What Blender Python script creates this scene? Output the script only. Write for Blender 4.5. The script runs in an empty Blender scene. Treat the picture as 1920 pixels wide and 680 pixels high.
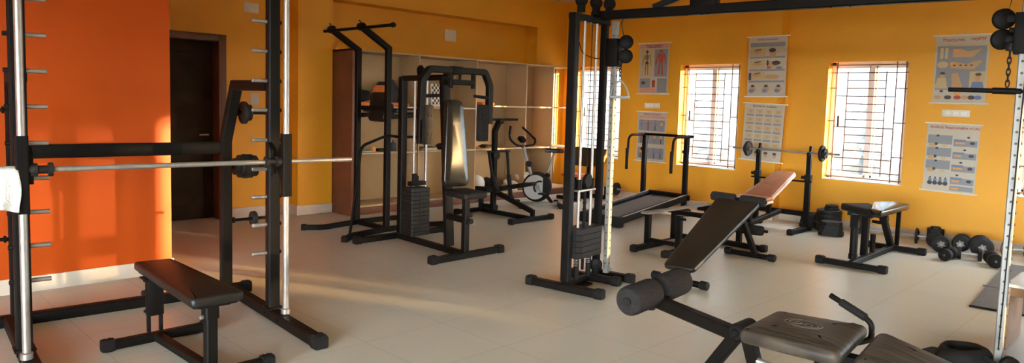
import bpy, bmesh, math, random
from mathutils import Vector, Matrix
random.seed(7)
SC = bpy.context.scene
COL = SC.collection

# ------------------------------------------------------------------ camera
RX = Vector((0.70748772, 0.70616511, 0.02814185))
RY = Vector((0.07625342, -0.03668752, -0.99641329))
RZ = Vector((-0.70259985, 0.70709608, -0.07980348))
cam_d = bpy.data.cameras.new('camera')
cam = bpy.data.objects.new('camera', cam_d)
COL.objects.link(cam)
u, b = -RY, -RZ
cam.matrix_world = Matrix(((RX.x, u.x, b.x, 0), (RX.y, u.y, b.y, 0), (RX.z, u.z, b.z, 1.48), (0, 0, 0, 1)))
cam_d.sensor_width = 36
cam_d.lens = 1337.374 / 1920 * 36
cam_d.shift_y = -(340 - 298.93) / 1920
cam_d.clip_start = 0.05
SC.camera = cam

# ------------------------------------------------------------------ world, sun, exposure
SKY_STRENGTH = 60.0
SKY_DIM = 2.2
SUN_STRENGTH = 36.0
SUN_SLOPE, SUN_ELEV = 0.46, math.radians(2.6)
EXPOSURE = 0.17
w = bpy.data.worlds.new('sky')
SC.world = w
w.use_nodes = True
nt = w.node_tree
bg = nt.nodes['Background']
tc = nt.nodes.new('ShaderNodeTexCoord')
sx = nt.nodes.new('ShaderNodeSeparateXYZ')
cr = nt.nodes.new('ShaderNodeValToRGB')
nt.links.new(tc.outputs['Generated'], sx.inputs[0])
nt.links.new(sx.outputs['Z'], cr.inputs[0])
cr.color_ramp.elements[0].position = 0.0
cr.color_ramp.elements[0].color = (0.74, 0.88, 1.0, 1)
cr.color_ramp.elements[1].position = 0.6
cr.color_ramp.elements[1].color = (0.62, 0.80, 1.0, 1)
sd = nt.nodes.new('ShaderNodeVectorMath')
sd.operation = 'DOT_PRODUCT'
sd.inputs[1].default_value = (0.907, 0.417, 0.045)
nt.links.new(tc.outputs['Generated'], sd.inputs[0])
sm = nt.nodes.new('ShaderNodeMapRange')
sm.interpolation_type = 'SMOOTHSTEP'
sm.inputs['From Min'].default_value = 0.90
sm.inputs['From Max'].default_value = 1.0
nt.links.new(sd.outputs['Value'], sm.inputs['Value'])
wm = nt.nodes.new('ShaderNodeMix')
wm.data_type = 'RGBA'
nt.links.new(sm.outputs[0], wm.inputs[0])
nt.links.new(cr.outputs[0], wm.inputs[6])
wm.inputs[7].default_value = (1.0, 0.72, 0.36, 1)
nt.links.new(wm.outputs[2], bg.inputs['Color'])
# sky strength by direction: boosted behind the viewer as fill, dimmed past visible windows
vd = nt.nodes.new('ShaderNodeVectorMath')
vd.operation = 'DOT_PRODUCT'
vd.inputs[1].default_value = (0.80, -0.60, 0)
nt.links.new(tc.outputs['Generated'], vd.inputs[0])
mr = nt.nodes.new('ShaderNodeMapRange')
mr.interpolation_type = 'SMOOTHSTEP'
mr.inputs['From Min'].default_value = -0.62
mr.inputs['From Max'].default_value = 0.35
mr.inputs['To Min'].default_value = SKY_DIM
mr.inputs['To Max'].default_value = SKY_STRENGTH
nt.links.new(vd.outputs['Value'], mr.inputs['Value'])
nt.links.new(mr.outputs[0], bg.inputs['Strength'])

sun_d = bpy.data.lights.new('sun', 'SUN')
sun = bpy.data.objects.new('sun', sun_d)
COL.objects.link(sun)
sun_d.energy = SUN_STRENGTH
sun_d.color = (1.0, 0.66, 0.30)
sun_d.angle = math.radians(0.53)
_a = math.atan(SUN_SLOPE)
sun.rotation_euler = Vector((-math.cos(_a) * math.cos(SUN_ELEV), -math.sin(_a) * math.cos(SUN_ELEV), -math.sin(SUN_ELEV))).to_track_quat('-Z', 'Y').to_euler()
sun.location = (20, 20, 8)

SC.view_settings.view_transform = 'Standard'
SC.view_settings.look = 'None'
SC.view_settings.exposure = EXPOSURE
SC.view_settings.gamma = 1
SC.view_settings.use_curve_mapping = False
SC.cycles.use_denoising = True
SC.cycles.max_bounces = 10
SC.cycles.diffuse_bounces = 6
SC.cycles.glossy_bounces = 4
SC.cycles.transparent_max_bounces = 12
SC.cycles.sample_clamp_indirect = 8
SC.cycles.caustics_reflective = False
SC.cycles.caustics_refractive = False


# ------------------------------------------------------------------ materials
def mat(name, color, rough=0.5, metal=0.0, spec=0.5, noise=None, bump=None, coat=0):
    """Principled material; noise=(scale, amount) varies colour, bump=(scale, strength)."""
    m = bpy.data.materials.new(name)
    m.use_nodes = True
    n = m.node_tree
    p = n.nodes['Principled BSDF']
    p.inputs['Base Color'].default_value = (*color, 1)
    p.inputs['Roughness'].default_value = rough
    p.inputs['Metallic'].default_value = metal
    p.inputs['Specular IOR Level'].default_value = spec
    p.inputs['Coat Weight'].default_value = coat
    co = n.nodes.new('ShaderNodeTexCoord')
    if noise:
        t = n.nodes.new('ShaderNodeTexNoise')
        t.inputs['Scale'].default_value = noise[0]
        t.inputs['Detail'].default_value = 4
        n.links.new(co.outputs['Object'], t.inputs['Vector'])
        r = n.nodes.new('ShaderNodeValToRGB')
        a = noise[1]
        r.color_ramp.elements[0].position = 0.3
        r.color_ramp.elements[1].position = 0.7
        r.color_ramp.elements[0].color = (*[c * (1 - a) for c in color], 1)
        r.color_ramp.elements[1].color = (*[min(1, c * (1 + a)) for c in color], 1)
        n.links.new(t.outputs['Fac'], r.inputs[0])
        n.links.new(r.outputs[0], p.inputs['Base Color'])
    if bump:
        t2 = n.nodes.new('ShaderNodeTexNoise')
        t2.inputs['Scale'].default_value = bump[0]
        t2.inputs['Detail'].default_value = 3
        n.links.new(co.outputs['Object'], t2.inputs['Vector'])
        bp = n.nodes.new('ShaderNodeBump')
        bp.inputs['Strength'].default_value = bump[1]
        bp.inputs['Distance'].default_value = 0.01
        n.links.new(t2.outputs['Fac'], bp.inputs['Height'])
        n.links.new(bp.outputs[0], p.inputs['Normal'])
    return m


M = {}
M['yellow'] = mat('yellow_wall_paint', (0.76, 0.335, 0.014), 0.55, noise=(1.5, 0.05), bump=(60, 0.05))
M['orange'] = mat('orange_wall_paint', (0.46, 0.060, 0.0004), 0.5, spec=0.25, noise=(1.2, 0.05), bump=(60, 0.05))
M['ceiling'] = mat('ceiling_paint', (0.60, 0.56, 0.48), 0.8)
M['base'] = mat('baseboard_tile', (0.62, 0.52, 0.40), 0.35, noise=(6, 0.08))
M['black'] = mat('black_enamel', (0.0055, 0.0038, 0.0026), 0.55, spec=0.12, noise=(9, 0.25))
M['black2'] = mat('worn_black_enamel', (0.0065, 0.0046, 0.0032), 0.5, spec=0.13, noise=(14, 0.3))
M['rubber'] = mat('black_rubber', (0.010, 0.0078, 0.006), 0.75, spec=0.2, bump=(80, 0.15))
M['iron'] = mat('cast_iron', (0.012, 0.009, 0.0068), 0.6, spec=0.25, noise=(30, 0.3), bump=(70, 0.2))
M['chrome'] = mat('chrome', (0.40, 0.36, 0.31), 0.45, metal=0.8, noise=(25, 0.08))
M['silver'] = mat('zinc_plated_steel', (0.25, 0.225, 0.19), 0.5, metal=0.45, noise=(20, 0.1))
M['vinyl'] = mat('black_vinyl', (0.013, 0.0095, 0.0065), 0.42, spec=0.35, bump=(45, 0.12))
M['vinyl_gloss'] = mat('glossy_black_vinyl', (0.013, 0.010, 0.0075), 0.235, spec=0.45, bump=(9, 0.07))
M['tan'] = mat('tan_vinyl', (0.36, 0.13, 0.06), 0.4, noise=(10, 0.15))
M['cream'] = mat('cream_piping', (0.70, 0.55, 0.38), 0.5)
M['laminate'] = mat('cream_laminate', (0.45, 0.29, 0.135), 0.42, noise=(3, 0.05))
M['mahogany'] = mat('red_brown_wood', (0.13, 0.036, 0.013), 0.5, noise=(5, 0.25))
M['doorwood'] = mat('dark_door_wood', (0.030, 0.022, 0.016), 0.75, spec=0.1, noise=(4, 0.3))
M['framewood'] = mat('brown_frame_wood', (0.13, 0.05, 0.022), 0.5, noise=(5, 0.25))
M['white'] = mat('white_paint', (0.80, 0.76, 0.68), 0.4)
M['plastic'] = mat('white_plastic', (0.74, 0.66, 0.52), 0.35)
M['grille'] = mat('grille_paint', (0.16, 0.065, 0.03), 0.5)
M['paper'] = mat('poster_paper', (0.50, 0.42, 0.31), 0.5, noise=(4, 0.04))
M['orangecloth'] = mat('orange_cloth', (0.62, 0.16, 0.03), 0.7, noise=(15, 0.2))
M['towel'] = mat('white_towel', (0.80, 0.77, 0.68), 0.9, noise=(20, 0.06), bump=(90, 0.5))
M['grey'] = mat('grey_plastic', (0.30, 0.28, 0.26), 0.45)
M['lightgrey'] = mat('silver_grey_plastic', (0.42, 0.39, 0.35), 0.4)
M['mat'] = mat('grey_rubber_mat', (0.165, 0.148, 0.128), 0.7, spec=0.15, noise=(30, 0.12), bump=(120, 0.2))
M['board'] = mat('grey_board', (0.20, 0.165, 0.125), 0.6, spec=0.2, noise=(8, 0.15))
M['foam'] = mat('charcoal_foam', (0.024, 0.020, 0.0175), 0.95, spec=0.1, noise=(60, 0.25), bump=(120, 0.6))
M['red'] = mat('red_vinyl', (0.55, 0.06, 0.02), 0.45)
M['wood'] = mat('table_wood', (0.30, 0.15, 0.06), 0.45, noise=(6, 0.25))
M['creamtop'] = mat('cream_table_laminate', (0.80, 0.70, 0.55), 0.3)
M['bag'] = mat('plastic_bag', (0.72, 0.66, 0.58), 0.35, bump=(20, 0.4))
M['ink'] = mat('printed_dark_ink', (0.06, 0.045, 0.04), 0.6)
M['inkred'] = mat('printed_red_ink', (0.40, 0.07, 0.04), 0.6)
M['inkpink'] = mat('printed_pink_ink', (0.62, 0.27, 0.19), 0.6)
M['inkblue'] = mat('printed_blue_grey_ink', (0.24, 0.235, 0.235), 0.6)
M['inkblue2'] = mat('printed_blue_ink', (0.14, 0.19, 0.32), 0.6)
M['inkskin'] = mat('printed_skin_ink', (0.52, 0.29, 0.13), 0.6)
M['inkorange'] = mat('printed_orange_ink', (0.72, 0.30, 0.06), 0.6)
M['inkyellow'] = mat('printed_yellow_ink', (0.52, 0.37, 0.18), 0.6)
M['emblem'] = mat('embossed_emblem_vinyl', (0.075, 0.055, 0.038), 0.4)
M['leaf'] = mat('pale_foliage', (0.05, 0.057, 0.054), 0.8, noise=(1.5, 0.5))
M['ground'] = mat('outside_ground', (0.13, 0.12, 0.09), 0.9, noise=(0.3, 0.2))
M['blue'] = mat('blue_cloth', (0.022, 0.026, 0.034), 0.7)


def floor_mat():
    m = bpy.data.materials.new('floor_tile')
    m.use_nodes = True
    n = m.node_tree
    p = n.nodes['Principled BSDF']
    co = n.nodes.new('ShaderNodeTexCoord')
    br = n.nodes.new('ShaderNodeTexBrick')
    br.offset = 0
    br.inputs['Scale'].default_value = 1
    br.inputs['Brick Width'].default_value = 0.6
    br.inputs['Row Height'].default_value = 0.6
    br.inputs['Mortar Size'].default_value = 0.0035
    br.inputs['Mortar Smooth'].default_value = 0.4
    br.inputs['Color1'].default_value = (0.60, 0.54, 0.42, 1)
    br.inputs['Color2'].default_value = (0.585, 0.525, 0.41, 1)
    br.inputs['Mortar'].default_value = (0.46, 0.40, 0.31, 1)
    n.links.new(co.outputs['Object'], br.inputs['Vector'])
    no = n.nodes.new('ShaderNodeTexNoise')
    no.inputs['Scale'].default_value = 2.2
    no.inputs['Detail'].default_value = 6
    n.links.new(co.outputs['Object'], no.inputs['Vector'])
    r = n.nodes.new('ShaderNodeValToRGB')
    r.color_ramp.elements[0].position = 0.3
    r.color_ramp.elements[0].color = (0.965, 0.96, 0.95, 1)
    r.color_ramp.elements[1].position = 0.65
    r.color_ramp.elements[1].color = (1, 1, 1, 1)
    n.links.new(no.outputs['Fac'], r.inputs[0])
    mx = n.nodes.new('ShaderNodeMix')
    mx.data_type = 'RGBA'
    mx.blend_type = 'MULTIPLY'
    mx.inputs[0].default_value = 1
    n.links.new(br.outputs['Color'], mx.inputs[6])
    n.links.new(r.outputs[0], mx.inputs[7])
    n.links.new(mx.outputs[2], p.inputs['Base Color'])
    p.inputs['Roughness'].default_value = 0.33
    p.inputs['Specular IOR Level'].default_value = 0.32
    return m


M['floor'] = floor_mat()


def glass_mat():
    m = bpy.data.materials.new('dusty_glass')
    m.use_nodes = True
    n = m.node_tree
    for x in list(n.nodes):
        if x.type != 'OUTPUT_MATERIAL':
            n.nodes.remove(x)
    out = n.nodes['Material Output']
    tr = n.nodes.new('ShaderNodeBsdfTransparent')
    tr.inputs[0].default_value = (0.97, 0.98, 0.98, 1)
    tl = n.nodes.new('ShaderNodeBsdfTranslucent')
    tl.inputs[0].default_value = (0.9, 0.92, 0.92, 1)
    mx = n.nodes.new('ShaderNodeMixShader')
    mx.inputs[0].default_value = 0.03
    n.links.new(tr.outputs[0], mx.inputs[1])
    n.links.new(tl.outputs[0], mx.inputs[2])
    n.links.new(mx.outputs[0], out.inputs['Surface'])
    return m


M['glass'] = glass_mat()
M['beam_dimmer'] = glass_mat()  # added pane that weakens the sunbeam from one unseen window
M['beam_dimmer'].name = 'beam_dimming_glass'
M['glint_dimmer'] = glass_mat()  # added pane at an unseen window, keeps the backrest glint soft
M['glint_dimmer'].name = 'glint_dimming_glass'
M['glint_dimmer'].node_tree.nodes['Transparent BSDF'].inputs[0].default_value = (.20, .20, .20, 1)
M['beam_dimmer'].node_tree.nodes['Transparent BSDF'].inputs[0].default_value = (.25, .25, .25, 1)


def vinyl_streak():
    m = mat('streaked_brown_black_vinyl', (0.04, 0.028, 0.018), 0.46, spec=0.2)
    n = m.node_tree
    p = n.nodes['Principled BSDF']
    co = n.nodes.new('ShaderNodeTexCoord')
    mp = n.nodes.new('ShaderNodeMapping')
    mp.inputs['Scale'].default_value = (4, 48, 4)
    mp.inputs['Rotation'].default_value = (0, 0, math.radians(5))
    n.links.new(co.outputs['Object'], mp.inputs[0])
    t = n.nodes.new('ShaderNodeTexNoise')
    t.inputs['Scale'].default_value = 1.0
    t.inputs['Detail'].default_value = 5
    n.links.new(mp.outputs[0], t.inputs['Vector'])
    r = n.nodes.new('ShaderNodeValToRGB')
    r.color_ramp.elements[0].position = 0.35
    r.color_ramp.elements[0].color = (0.022, 0.016, 0.011, 1)
    r.color_ramp.elements[1].position = 0.68
    r.color_ramp.elements[1].color = (0.078, 0.055, 0.036, 1)
    n.links.new(t.outputs['Fac'], r.inputs[0])
    n.links.new(r.outputs[0], p.inputs['Base Color'])
    bp = n.nodes.new('ShaderNodeBump')
    bp.inputs['Strength'].default_value = 0.5
    bp.inputs['Distance'].default_value = 0.008
    n.links.new(t.outputs['Fac'], bp.inputs['Height'])
    n.links.new(bp.outputs[0], p.inputs['Normal'])
    return m


M['streak'] = vinyl_streak()


# ------------------------------------------------------------------ mesh building helpers
def V(*a):
    return Vector(a[0]) if len(a) == 1 else Vector(a)


SQ = lambda w, h, c=0.12: [(w * x, h * y) for x, y in
                          [(-.5, -.5 + c), (-.5, .5 - c), (-.5 + c, .5), (.5 - c, .5), (.5, .5 - c), (.5, -.5 + c), (.5 - c, -.5), (-.5 + c, -.5)]]
RD = lambda r, n=12: [(r * math.cos(2 * math.pi * i / n), -r * math.sin(2 * math.pi * i / n)) for i in range(n)]


class MB:
    def __init__(s):
        s.v, s.f = [], []

    def add(s, vs, fs):
        o = len(s.v)
        s.v += [Vector(x) for x in vs]
        s.f += [[i + o for i in f] for f in fs]
        return s

    def box(s, c, d, bev=0.004, rot=None):
        """bevelled box: centre, full size, optional rotation matrix"""
        bm = bmesh.new()
        bmesh.ops.create_cube(bm, size=1, matrix=Matrix.Diagonal((*d, 1)))
        if bev:
            bmesh.ops.bevel(bm, geom=bm.edges[:], offset=min(bev, min(d) * .45), segments=2, affect='EDGES', profile=.5)
        vs = [x.co.copy() for x in bm.verts]
        bm.verts.index_update()
        fs = [[x.index for x in f.verts] for f in bm.faces]
        bm.free()
        R = rot.to_3x3() if rot else Matrix.Identity(3)
        c = Vector(c)
        return s.add([R @ x + c for x in vs], fs)

    def b2(s, lo, hi, bev=0.003):
        lo, hi = Vector(lo), Vector(hi)
        return s.box((lo + hi) / 2, [abs(x) for x in hi - lo], bev)

    def sweep(s, pts, prof, up=(0, 0, 1), closed=False, cap=True, scale=None):
        """mitred sweep of a profile (x along side, y along up) through points"""
        pts = [Vector(p) for p in pts]
        n = len(pts)
        k = len(prof)
        up = Vector(up)
        rings = []
        segs = [(pts[(i + 1) % n] - pts[i]).normalized() for i in range(n if closed else n - 1)]
        side_prev = None
        for i in range(n):
            if closed:
                a, c = segs[i - 1], segs[i]
            else:
                a, c = segs[max(0, i - 1)], segs[min(n - 2, i)]
            t = (a + c)
            t = t.normalized() if t.length > 1e-6 else a
            sd = a.cross(up)
            if sd.length < 1e-3:
                sd = side_prev if side_prev is not None else a.cross(Vector((1, 0, 0)) if abs(a.x) < .9 else Vector((0, 1, 0)))
            sd = sd.normalized()
            sd = (sd - a * sd.dot(a)).normalized()
            side_prev = sd
            uu = sd.cross(a).normalized()
            ring = []
            for x, y in prof:
                q = sd * x + uu * y
                if scale:
                    q = q * scale[i]
                d = a.dot(t)
                q = q - a * (q.dot(t) / d)          # slide along the segment onto the mitre plane
                ring.append(pts[i] + q)
            rings.append(ring)
        o = [p for r in rings for p in r]
        fs = []
        m = n if closed else n - 1
        for i in range(m):
            j = (i + 1) % n
            for q in range(k):
                r = (q + 1) % k
                fs.append([i * k + q, j * k + q, j * k + r, i * k + r])
        if cap and not closed:
            fs.append(list(range(k)))
            fs.append([(n - 1) * k + q for q in range(k)][::-1])
        return s.add(o, fs)

    def bar(s, a, b, w=.05, h=None, up=(0, 0, 1)):
        return s.sweep([a, b], SQ(w, h or w), up)

    def path(s, pts, w=.05, h=None, up=(0, 0, 1)):
        return s.sweep(pts, SQ(w, h or w), up)

    def tube(s, pts, r=.012, n=12, fil=0, closed=False):
        if fil:
            pts = fillet(pts, fil)
        return s.sweep(pts, RD(r, n), (0.013, 0.021, 1), closed)

    def lathe(s, prof, o, ax, n=24):
        """profile of (radius, distance along axis)"""
        ax = Vector(ax).normalized()
        e1 = ax.orthogonal().normalized()
        e2 = ax.cross(e1)
        o = Vector(o)
        vs, fs, rows = [], [], []
        for r, z in prof:
            if r < 1e-6:
                rows.append([len(vs)])
                vs.append(o + ax * z)
            else:
                rows.append(list(range(len(vs), len(vs) + n)))
                vs += [o + ax * z + (e1 * math.cos(2 * math.pi * i / n) + e2 * math.sin(2 * math.pi * i / n)) * r for i in range(n)]
        for A, B in zip(rows, rows[1:]):
            if len(A) == 1 and len(B) == 1:
                continue
            for i in range(n):
                j = (i + 1) % n
                if len(A) == 1:
                    fs.append([A[0], B[i], B[j]])
                elif len(B) == 1:
                    fs.append([A[i], B[0], A[j]])
                else:
                    fs.append([A[i], B[i], B[j], A[j]])
        return s.add(vs, fs)

    def cyl(s, a, b, r, n=20, bev=.003):
        a, b = Vector(a), Vector(b)
        L = (b - a).length
        bev = min(bev, r * .4, L * .3)
        return s.lathe([(0, 0), (r - bev, 0), (r, bev), (r, L - bev), (r - bev, L), (0, L)], a, b - a, n)

    def pad(s, outline, z0, z1, r=.015, crown=.006, mtx=None):
        """upholstered pad: convex outline (counter-clockwise), rounded top and bottom edges"""
        c = Vector((sum(p[0] for p in outline) / len(outline), sum(p[1] for p in outline) / len(outline)))
        pts = [Vector(p) for p in outline]
        n = len(pts)
        nrm = []
        for i in range(n):
            e = (pts[(i + 1) % n] - pts[i - 1]).normalized()
            nrm.append(Vector((e.y, -e.x)))
        rows = []
        for k in range(5):
            a = math.pi / 2 * k / 4
            rows.append((r * (1 - math.sin(a)), z0 + r * (1 - math.cos(a))))
        for k in range(5):
            a = math.pi / 2 * k / 4
            rows.append((r * (1 - math.cos(a)), z1 - r * (1 - math.sin(a))))
        rows.append((r * 2.2, z1 + crown * .6))
        vs, fs = [], []
        for ins, z in rows:
            vs += [Vector((*(p - q * ins), z)) for p, q in zip(pts, nrm)]
        vs += [Vector((c.x + (p.x - c.x) * .45, c.y + (p.y - c.y) * .45, z1 + crown)) for p in pts]
        m = len(rows) + 1
        for k in range(m - 1):
            for i in range(n):
                j = (i + 1) % n
                fs.append([k * n + i, k * n + j, (k + 1) * n + j, (k + 1) * n + i])
        fs.append([i for i in range(n)][::-1])
        fs.append([(m - 1) * n + i for i in range(n)])
        if mtx:
            vs = [mtx @ x for x in vs]
        return s.add(vs, fs)

    def prism(s, poly, z0, z1, mtx=None):
        n = len(poly)
        vs = [Vector((*p, z0)) for p in poly] + [Vector((*p, z1)) for p in poly]
        fs = [list(range(n))[::-1], list(range(n, 2 * n))] + [[i, (i + 1) % n, n + (i + 1) % n, n + i] for i in range(n)]
        if mtx:
            vs = [mtx @ x for x in vs]
        return s.add(vs, fs)


def fillet(pts, r, k=6):
    pts = [Vector(p) for p in pts]
    out = [pts[0]]
    for i in range(1, len(pts) - 1):
        p, a, b = pts[i], pts[i - 1], pts[i + 1]
        da, db = (a - p), (b - p)
        t = min(r, da.length * .45, db.length * .45)
        A, B = p + da.normalized() * t, p + db.normalized() * t
        for j in range(k + 1):
            q = j / k
            out.append(A * (1 - q) ** 2 + p * 2 * q * (1 - q) + B * q * q)
    out.append(pts[-1])
    return out


def rrect(x0, y0, x1, y1, r, k=5):
    """rounded rectangle outline, counter-clockwise"""
    o = []
    for cx, cy, a0 in ((x1 - r, y0 + r, -90), (x1 - r, y1 - r, 0), (x0 + r, y1 - r, 90), (x0 + r, y0 + r, 180)):
        for i in range(k + 1):
            a = math.radians(a0 + 90 * i / k)
            o.append((cx + r * math.cos(a), cy + r * math.sin(a)))
    return o


def rquad(q, r, k=4):
    """rounded convex quad (counter-clockwise corner list)"""
    o = []
    n = len(q)
    for i in range(n):
        p, a, b = V(q[i]), V(q[i - 1]), V(q[(i + 1) % n])
        A = p + (a - p).normalized() * r
        B = p + (b - p).normalized() * r
        for j in range(k + 1):
            t = j / k
            o.append(tuple(A * (1 - t) ** 2 + p * 2 * t * (1 - t) + B * t * t))
    return o


def frame3(o, xa, ya):
    """matrix with origin o, local x along xa, local y roughly along ya"""
    xa = Vector(xa).normalized()
    ya = Vector(ya)
    ya = (ya - xa * ya.dot(xa)).normalized()
    za = xa.cross(ya)
    m = Matrix((xa, ya, za)).transposed().to_4x4()
    m.translation = Vector(o)
    return m


def mesh_obj(name, mb, m, parent=None, inv=None, smooth=38):
    me = bpy.data.meshes.new(name)
    vs = [inv @ x for x in mb.v] if inv is not None else mb.v
    me.from_pydata([tuple(x) for x in vs], [], mb.f)
    bm = bmesh.new()
    bm.from_mesh(me)
    bmesh.ops.recalc_face_normals(bm, faces=bm.faces[:])
    bm.to_mesh(me)
    bm.free()
    me.polygons.foreach_set('use_smooth', [True] * len(me.polygons))
    me.set_sharp_from_angle(angle=math.radians(smooth))
    me.materials.append(m)
    me.update()
    o = bpy.data.objects.new(name, me)
    COL.objects.link(o)
    if parent:
        o.parent = parent
    return o


def tag(o, label=None, cat=None, group=None, kind=None):
    for k, x in (('label', label), ('category', cat), ('group', group), ('kind', kind)):
        if x:
            o[k] = x
    return o


class Thing:
    """an Empty at the thing's base that parents its parts; parts are given in world coordinates unless local=True"""
    def __init__(s, name, label, cat, loc, rz=0, group=None, local=False, kind=None):
        s.o = bpy.data.objects.new(name, None)
        s.o.empty_display_size = .1
        COL.objects.link(s.o)
        s.o.location = loc
        s.o.rotation_euler = (0, 0, math.radians(rz))
        tag(s.o, label, cat, group, kind)
        m = Matrix.Translation(Vector(loc)) @ Matrix.Rotation(math.radians(rz), 4, 'Z')
        s.inv = None if local else m.inverted()

    def part(s, name, mb, m, parent=None, label=None, smooth=38):
        o = mesh_obj(name, mb, m if not isinstance(m, str) else M[m], parent or s.o, s.inv, smooth)
        if label:
            o['label'] = label
        return o


def single(name, mb, m, label, cat, group=None, loc=None, smooth=38):
    loc = Vector(loc) if loc is not None else Vector((0, 0, 0))
    o = mesh_obj(name, mb, M[m] if isinstance(m, str) else m, None, Matrix.Translation(-loc), smooth)
    o.location = loc
    return tag(o, label, cat, group)


def struct(name, mb, m, parent=None):
    o = mesh_obj(name, mb, M[m] if isinstance(m, str) else m, parent)
    if parent is None:
        o['kind'] = 'structure'
    return o


def dup(root, loc, rz, label, group=None):
    r = root.copy()
    COL.objects.link(r)
    r.location = loc
    r.rotation_euler = (r.rotation_euler[0], r.rotation_euler[1], rz)
    r['label'] = label
    if group:
        r['group'] = group
    for ch in list(root.children):
        c = ch.copy()
        COL.objects.link(c)
        c.parent = r
        for g in list(ch.children):
            d = g.copy()
            COL.objects.link(d)
            d.parent = c
    return r


# ================================================================== ROOM
XA, YB, ZC = -8.10, 9.40, 3.20          # cabinet-wall face, window-wall face, ceiling
XR, YF = 12.7, -4.6                      # right and front walls, behind the viewpoint
WT = 0.22                               # wall thickness
WZ0, WZ1 = 0.61, 2.11                   # window sill and head
WINS_B = [(-7.87, -6.92), (-5.83, -4.87), (-3.65, -2.71), (-1.58, -0.63), (0.10, 1.80), (2.30, 4.20), (5.36, 6.92), (8.30, 10.25), (10.40, 12.4)]  # unseen windows past the fourth are placed to aim sunbeams and fill

fl = MB().b2((-10.2, YF - .3, -.12), (XR + .3, YB + WT, 0), 0)
struct('floor', fl, 'floor')
struct('wall_leak_stop', MB().b2((-8.9, 2.0, 0), (-8.8, 4.3, ZC), 0), 'yellow')  # unseen slab added behind the door leaf to stop sky leaking through
struct('ceiling', MB().b2((-10.2, YF - .3, ZC), (XR + .3, YB + WT, ZC + .12), 0), 'ceiling')


def wall_with_holes(axis, c0, c1, lo, hi, holes, mb):
    """wall slab between c0 and c1 on `axis`, spanning lo..hi along the other axis; holes = (a0, a1, z0, z1)"""
    xs = sorted({lo, hi, *[h[0] for h in holes], *[h[1] for h in holes]})
    for a, bb in zip(xs, xs[1:]):
        hs = sorted([h for h in holes if h[0] <= a + 1e-6 and h[1] >= bb - 1e-6], key=lambda h: h[2])
        z = 0
        spans = []
        for h in hs:
            if h[2] > z:
                spans.append((z, h[2]))
            z = h[3]
        spans.append((z, ZC))
        for z0, z1 in spans:
            if axis == 1:
                mb.b2((a, c0, z0), (bb, c1, z1), 0)
            else:
                mb.b2((c0, a, z0), (c1, bb, z1), 0)
    return mb


wb = wall_with_holes(1, YB, YB + WT, -10.2, XR + .3, [(a, c, WZ0, WZ1) for a, c in WINS_B], MB())
wb.b2((-4.56, YB - .20, 0), (-4.20, YB, ZC), 0)                       # pilaster between two windows
struct('wall_back', wb, 'yellow')

wl = MB()
wl.b2((-8.55, 3.59, 0), (-8.35, 4.38, ZC), 0)                         # beside the doorway
wl.b2((-8.55, 2.52, 2.17), (-8.35, 3.59, ZC), 0)                      # over the doorway
wl.b2((-8.55, 2.16, 0), (-8.35, 2.52, ZC), 0)
wl.b2((-8.55, 4.38, 0), (XA, 4.86, ZC), 0)                            # pillar left of the shelving
wl.b2((-8.55, 4.86, 0), (-8.14, YB, 2.09), 0)
wl.b2((-8.55, 4.86, 2.09), (-8.36, YB, ZC), 0)                           # recess behind the shelving
wl.b2((-8.36, 4.86, 2.72), (XA, YB, ZC), 0)                           # beam
wl.b2((-8.36, 8.66, 2.08), (XA, YB, 2.72), 0)                         # right end of the recess
struct('wall_left', wl, 'yellow')
wo = MB()
wo.b2((-8.36, YF, 0), (-6.09, 2.16, ZC), 0)
struct('wall_partition', wo, 'orange')
# walls behind the viewpoint; the front openings are added to let in fill light
struct('wall_right', wall_with_holes(0, XR, XR + WT, YF - .3, YB + WT, [], MB()), 'yellow')
struct('wall_front', wall_with_holes(1, YF - WT, YF, -6.09, XR + .3, [(x, x + 1.9, .4, 2.3) for x in (-2.0, .4, 2.8, 5.2)], MB()), 'yellow')

# baseboards
bbh = .10
b = MB()
b.b2((-8.1, YB - .014, 0), (-4.56, YB, bbh), .003)
b.b2((-4.20, YB - .014, 0), (XR, YB, bbh), .003)
b.b2((-4.574, YB - .214, 0), (-4.186, YB - .20, bbh), .003)
b.b2((-4.20, YB - .20, 0), (-4.186, YB - .014, bbh), .003)
struct('baseboard_back', b, 'base')
b = MB()
b.b2((-8.35, 3.66, 0), (-8.336, 4.38, .12), .003)
b.b2((-8.336, 4.366, 0), (XA, 4.38, .12), .003)
b.b2((XA, 4.366, 0), (XA + .014, 4.86, .12), .003)
struct('baseboard_left', b, 'base')
b = MB().b2((-6.09, YF, 0), (-6.076, 2.174, .115), .003)
b.b2((-8.3, 2.16, 0), (-6.09, 2.174, .115), .003)
struct('baseboard_partition', b, 'base')

# door
d = Thing('door_1', None, None, (-8.45, 3.05, 0), kind='structure')
f = MB()
f.b2((-8.55, 3.50, 0), (-8.325, 3.59, 2.17), .006)
f.b2((-8.55, 2.52, 0), (-8.325, 2.61, 2.17), .006)
f.b2((-8.55, 2.61, 2.09), (-8.325, 3.50, 2.17), .006)
d.part('door_frame', f, 'framewood')
p = MB()
p.b2((-8.54, 2.61, .005), (-8.50, 3.50, 2.09), .004)
for z0, z1 in ((.15, .95), (1.08, 1.95)):
    p.b2((-8.50, 2.72, z0), (-8.488, 3.38, z1), .008)
d.part('door_leaf', p, 'doorwood')
h = MB().cyl((-8.50, 3.42, 1.0), (-8.45, 3.42, 1.0), .012)
h.cyl((-8.45, 3.43, 1.0), (-8.45, 3.32, 1.0), .010)
d.part('door_handle', h, 'chrome')


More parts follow.
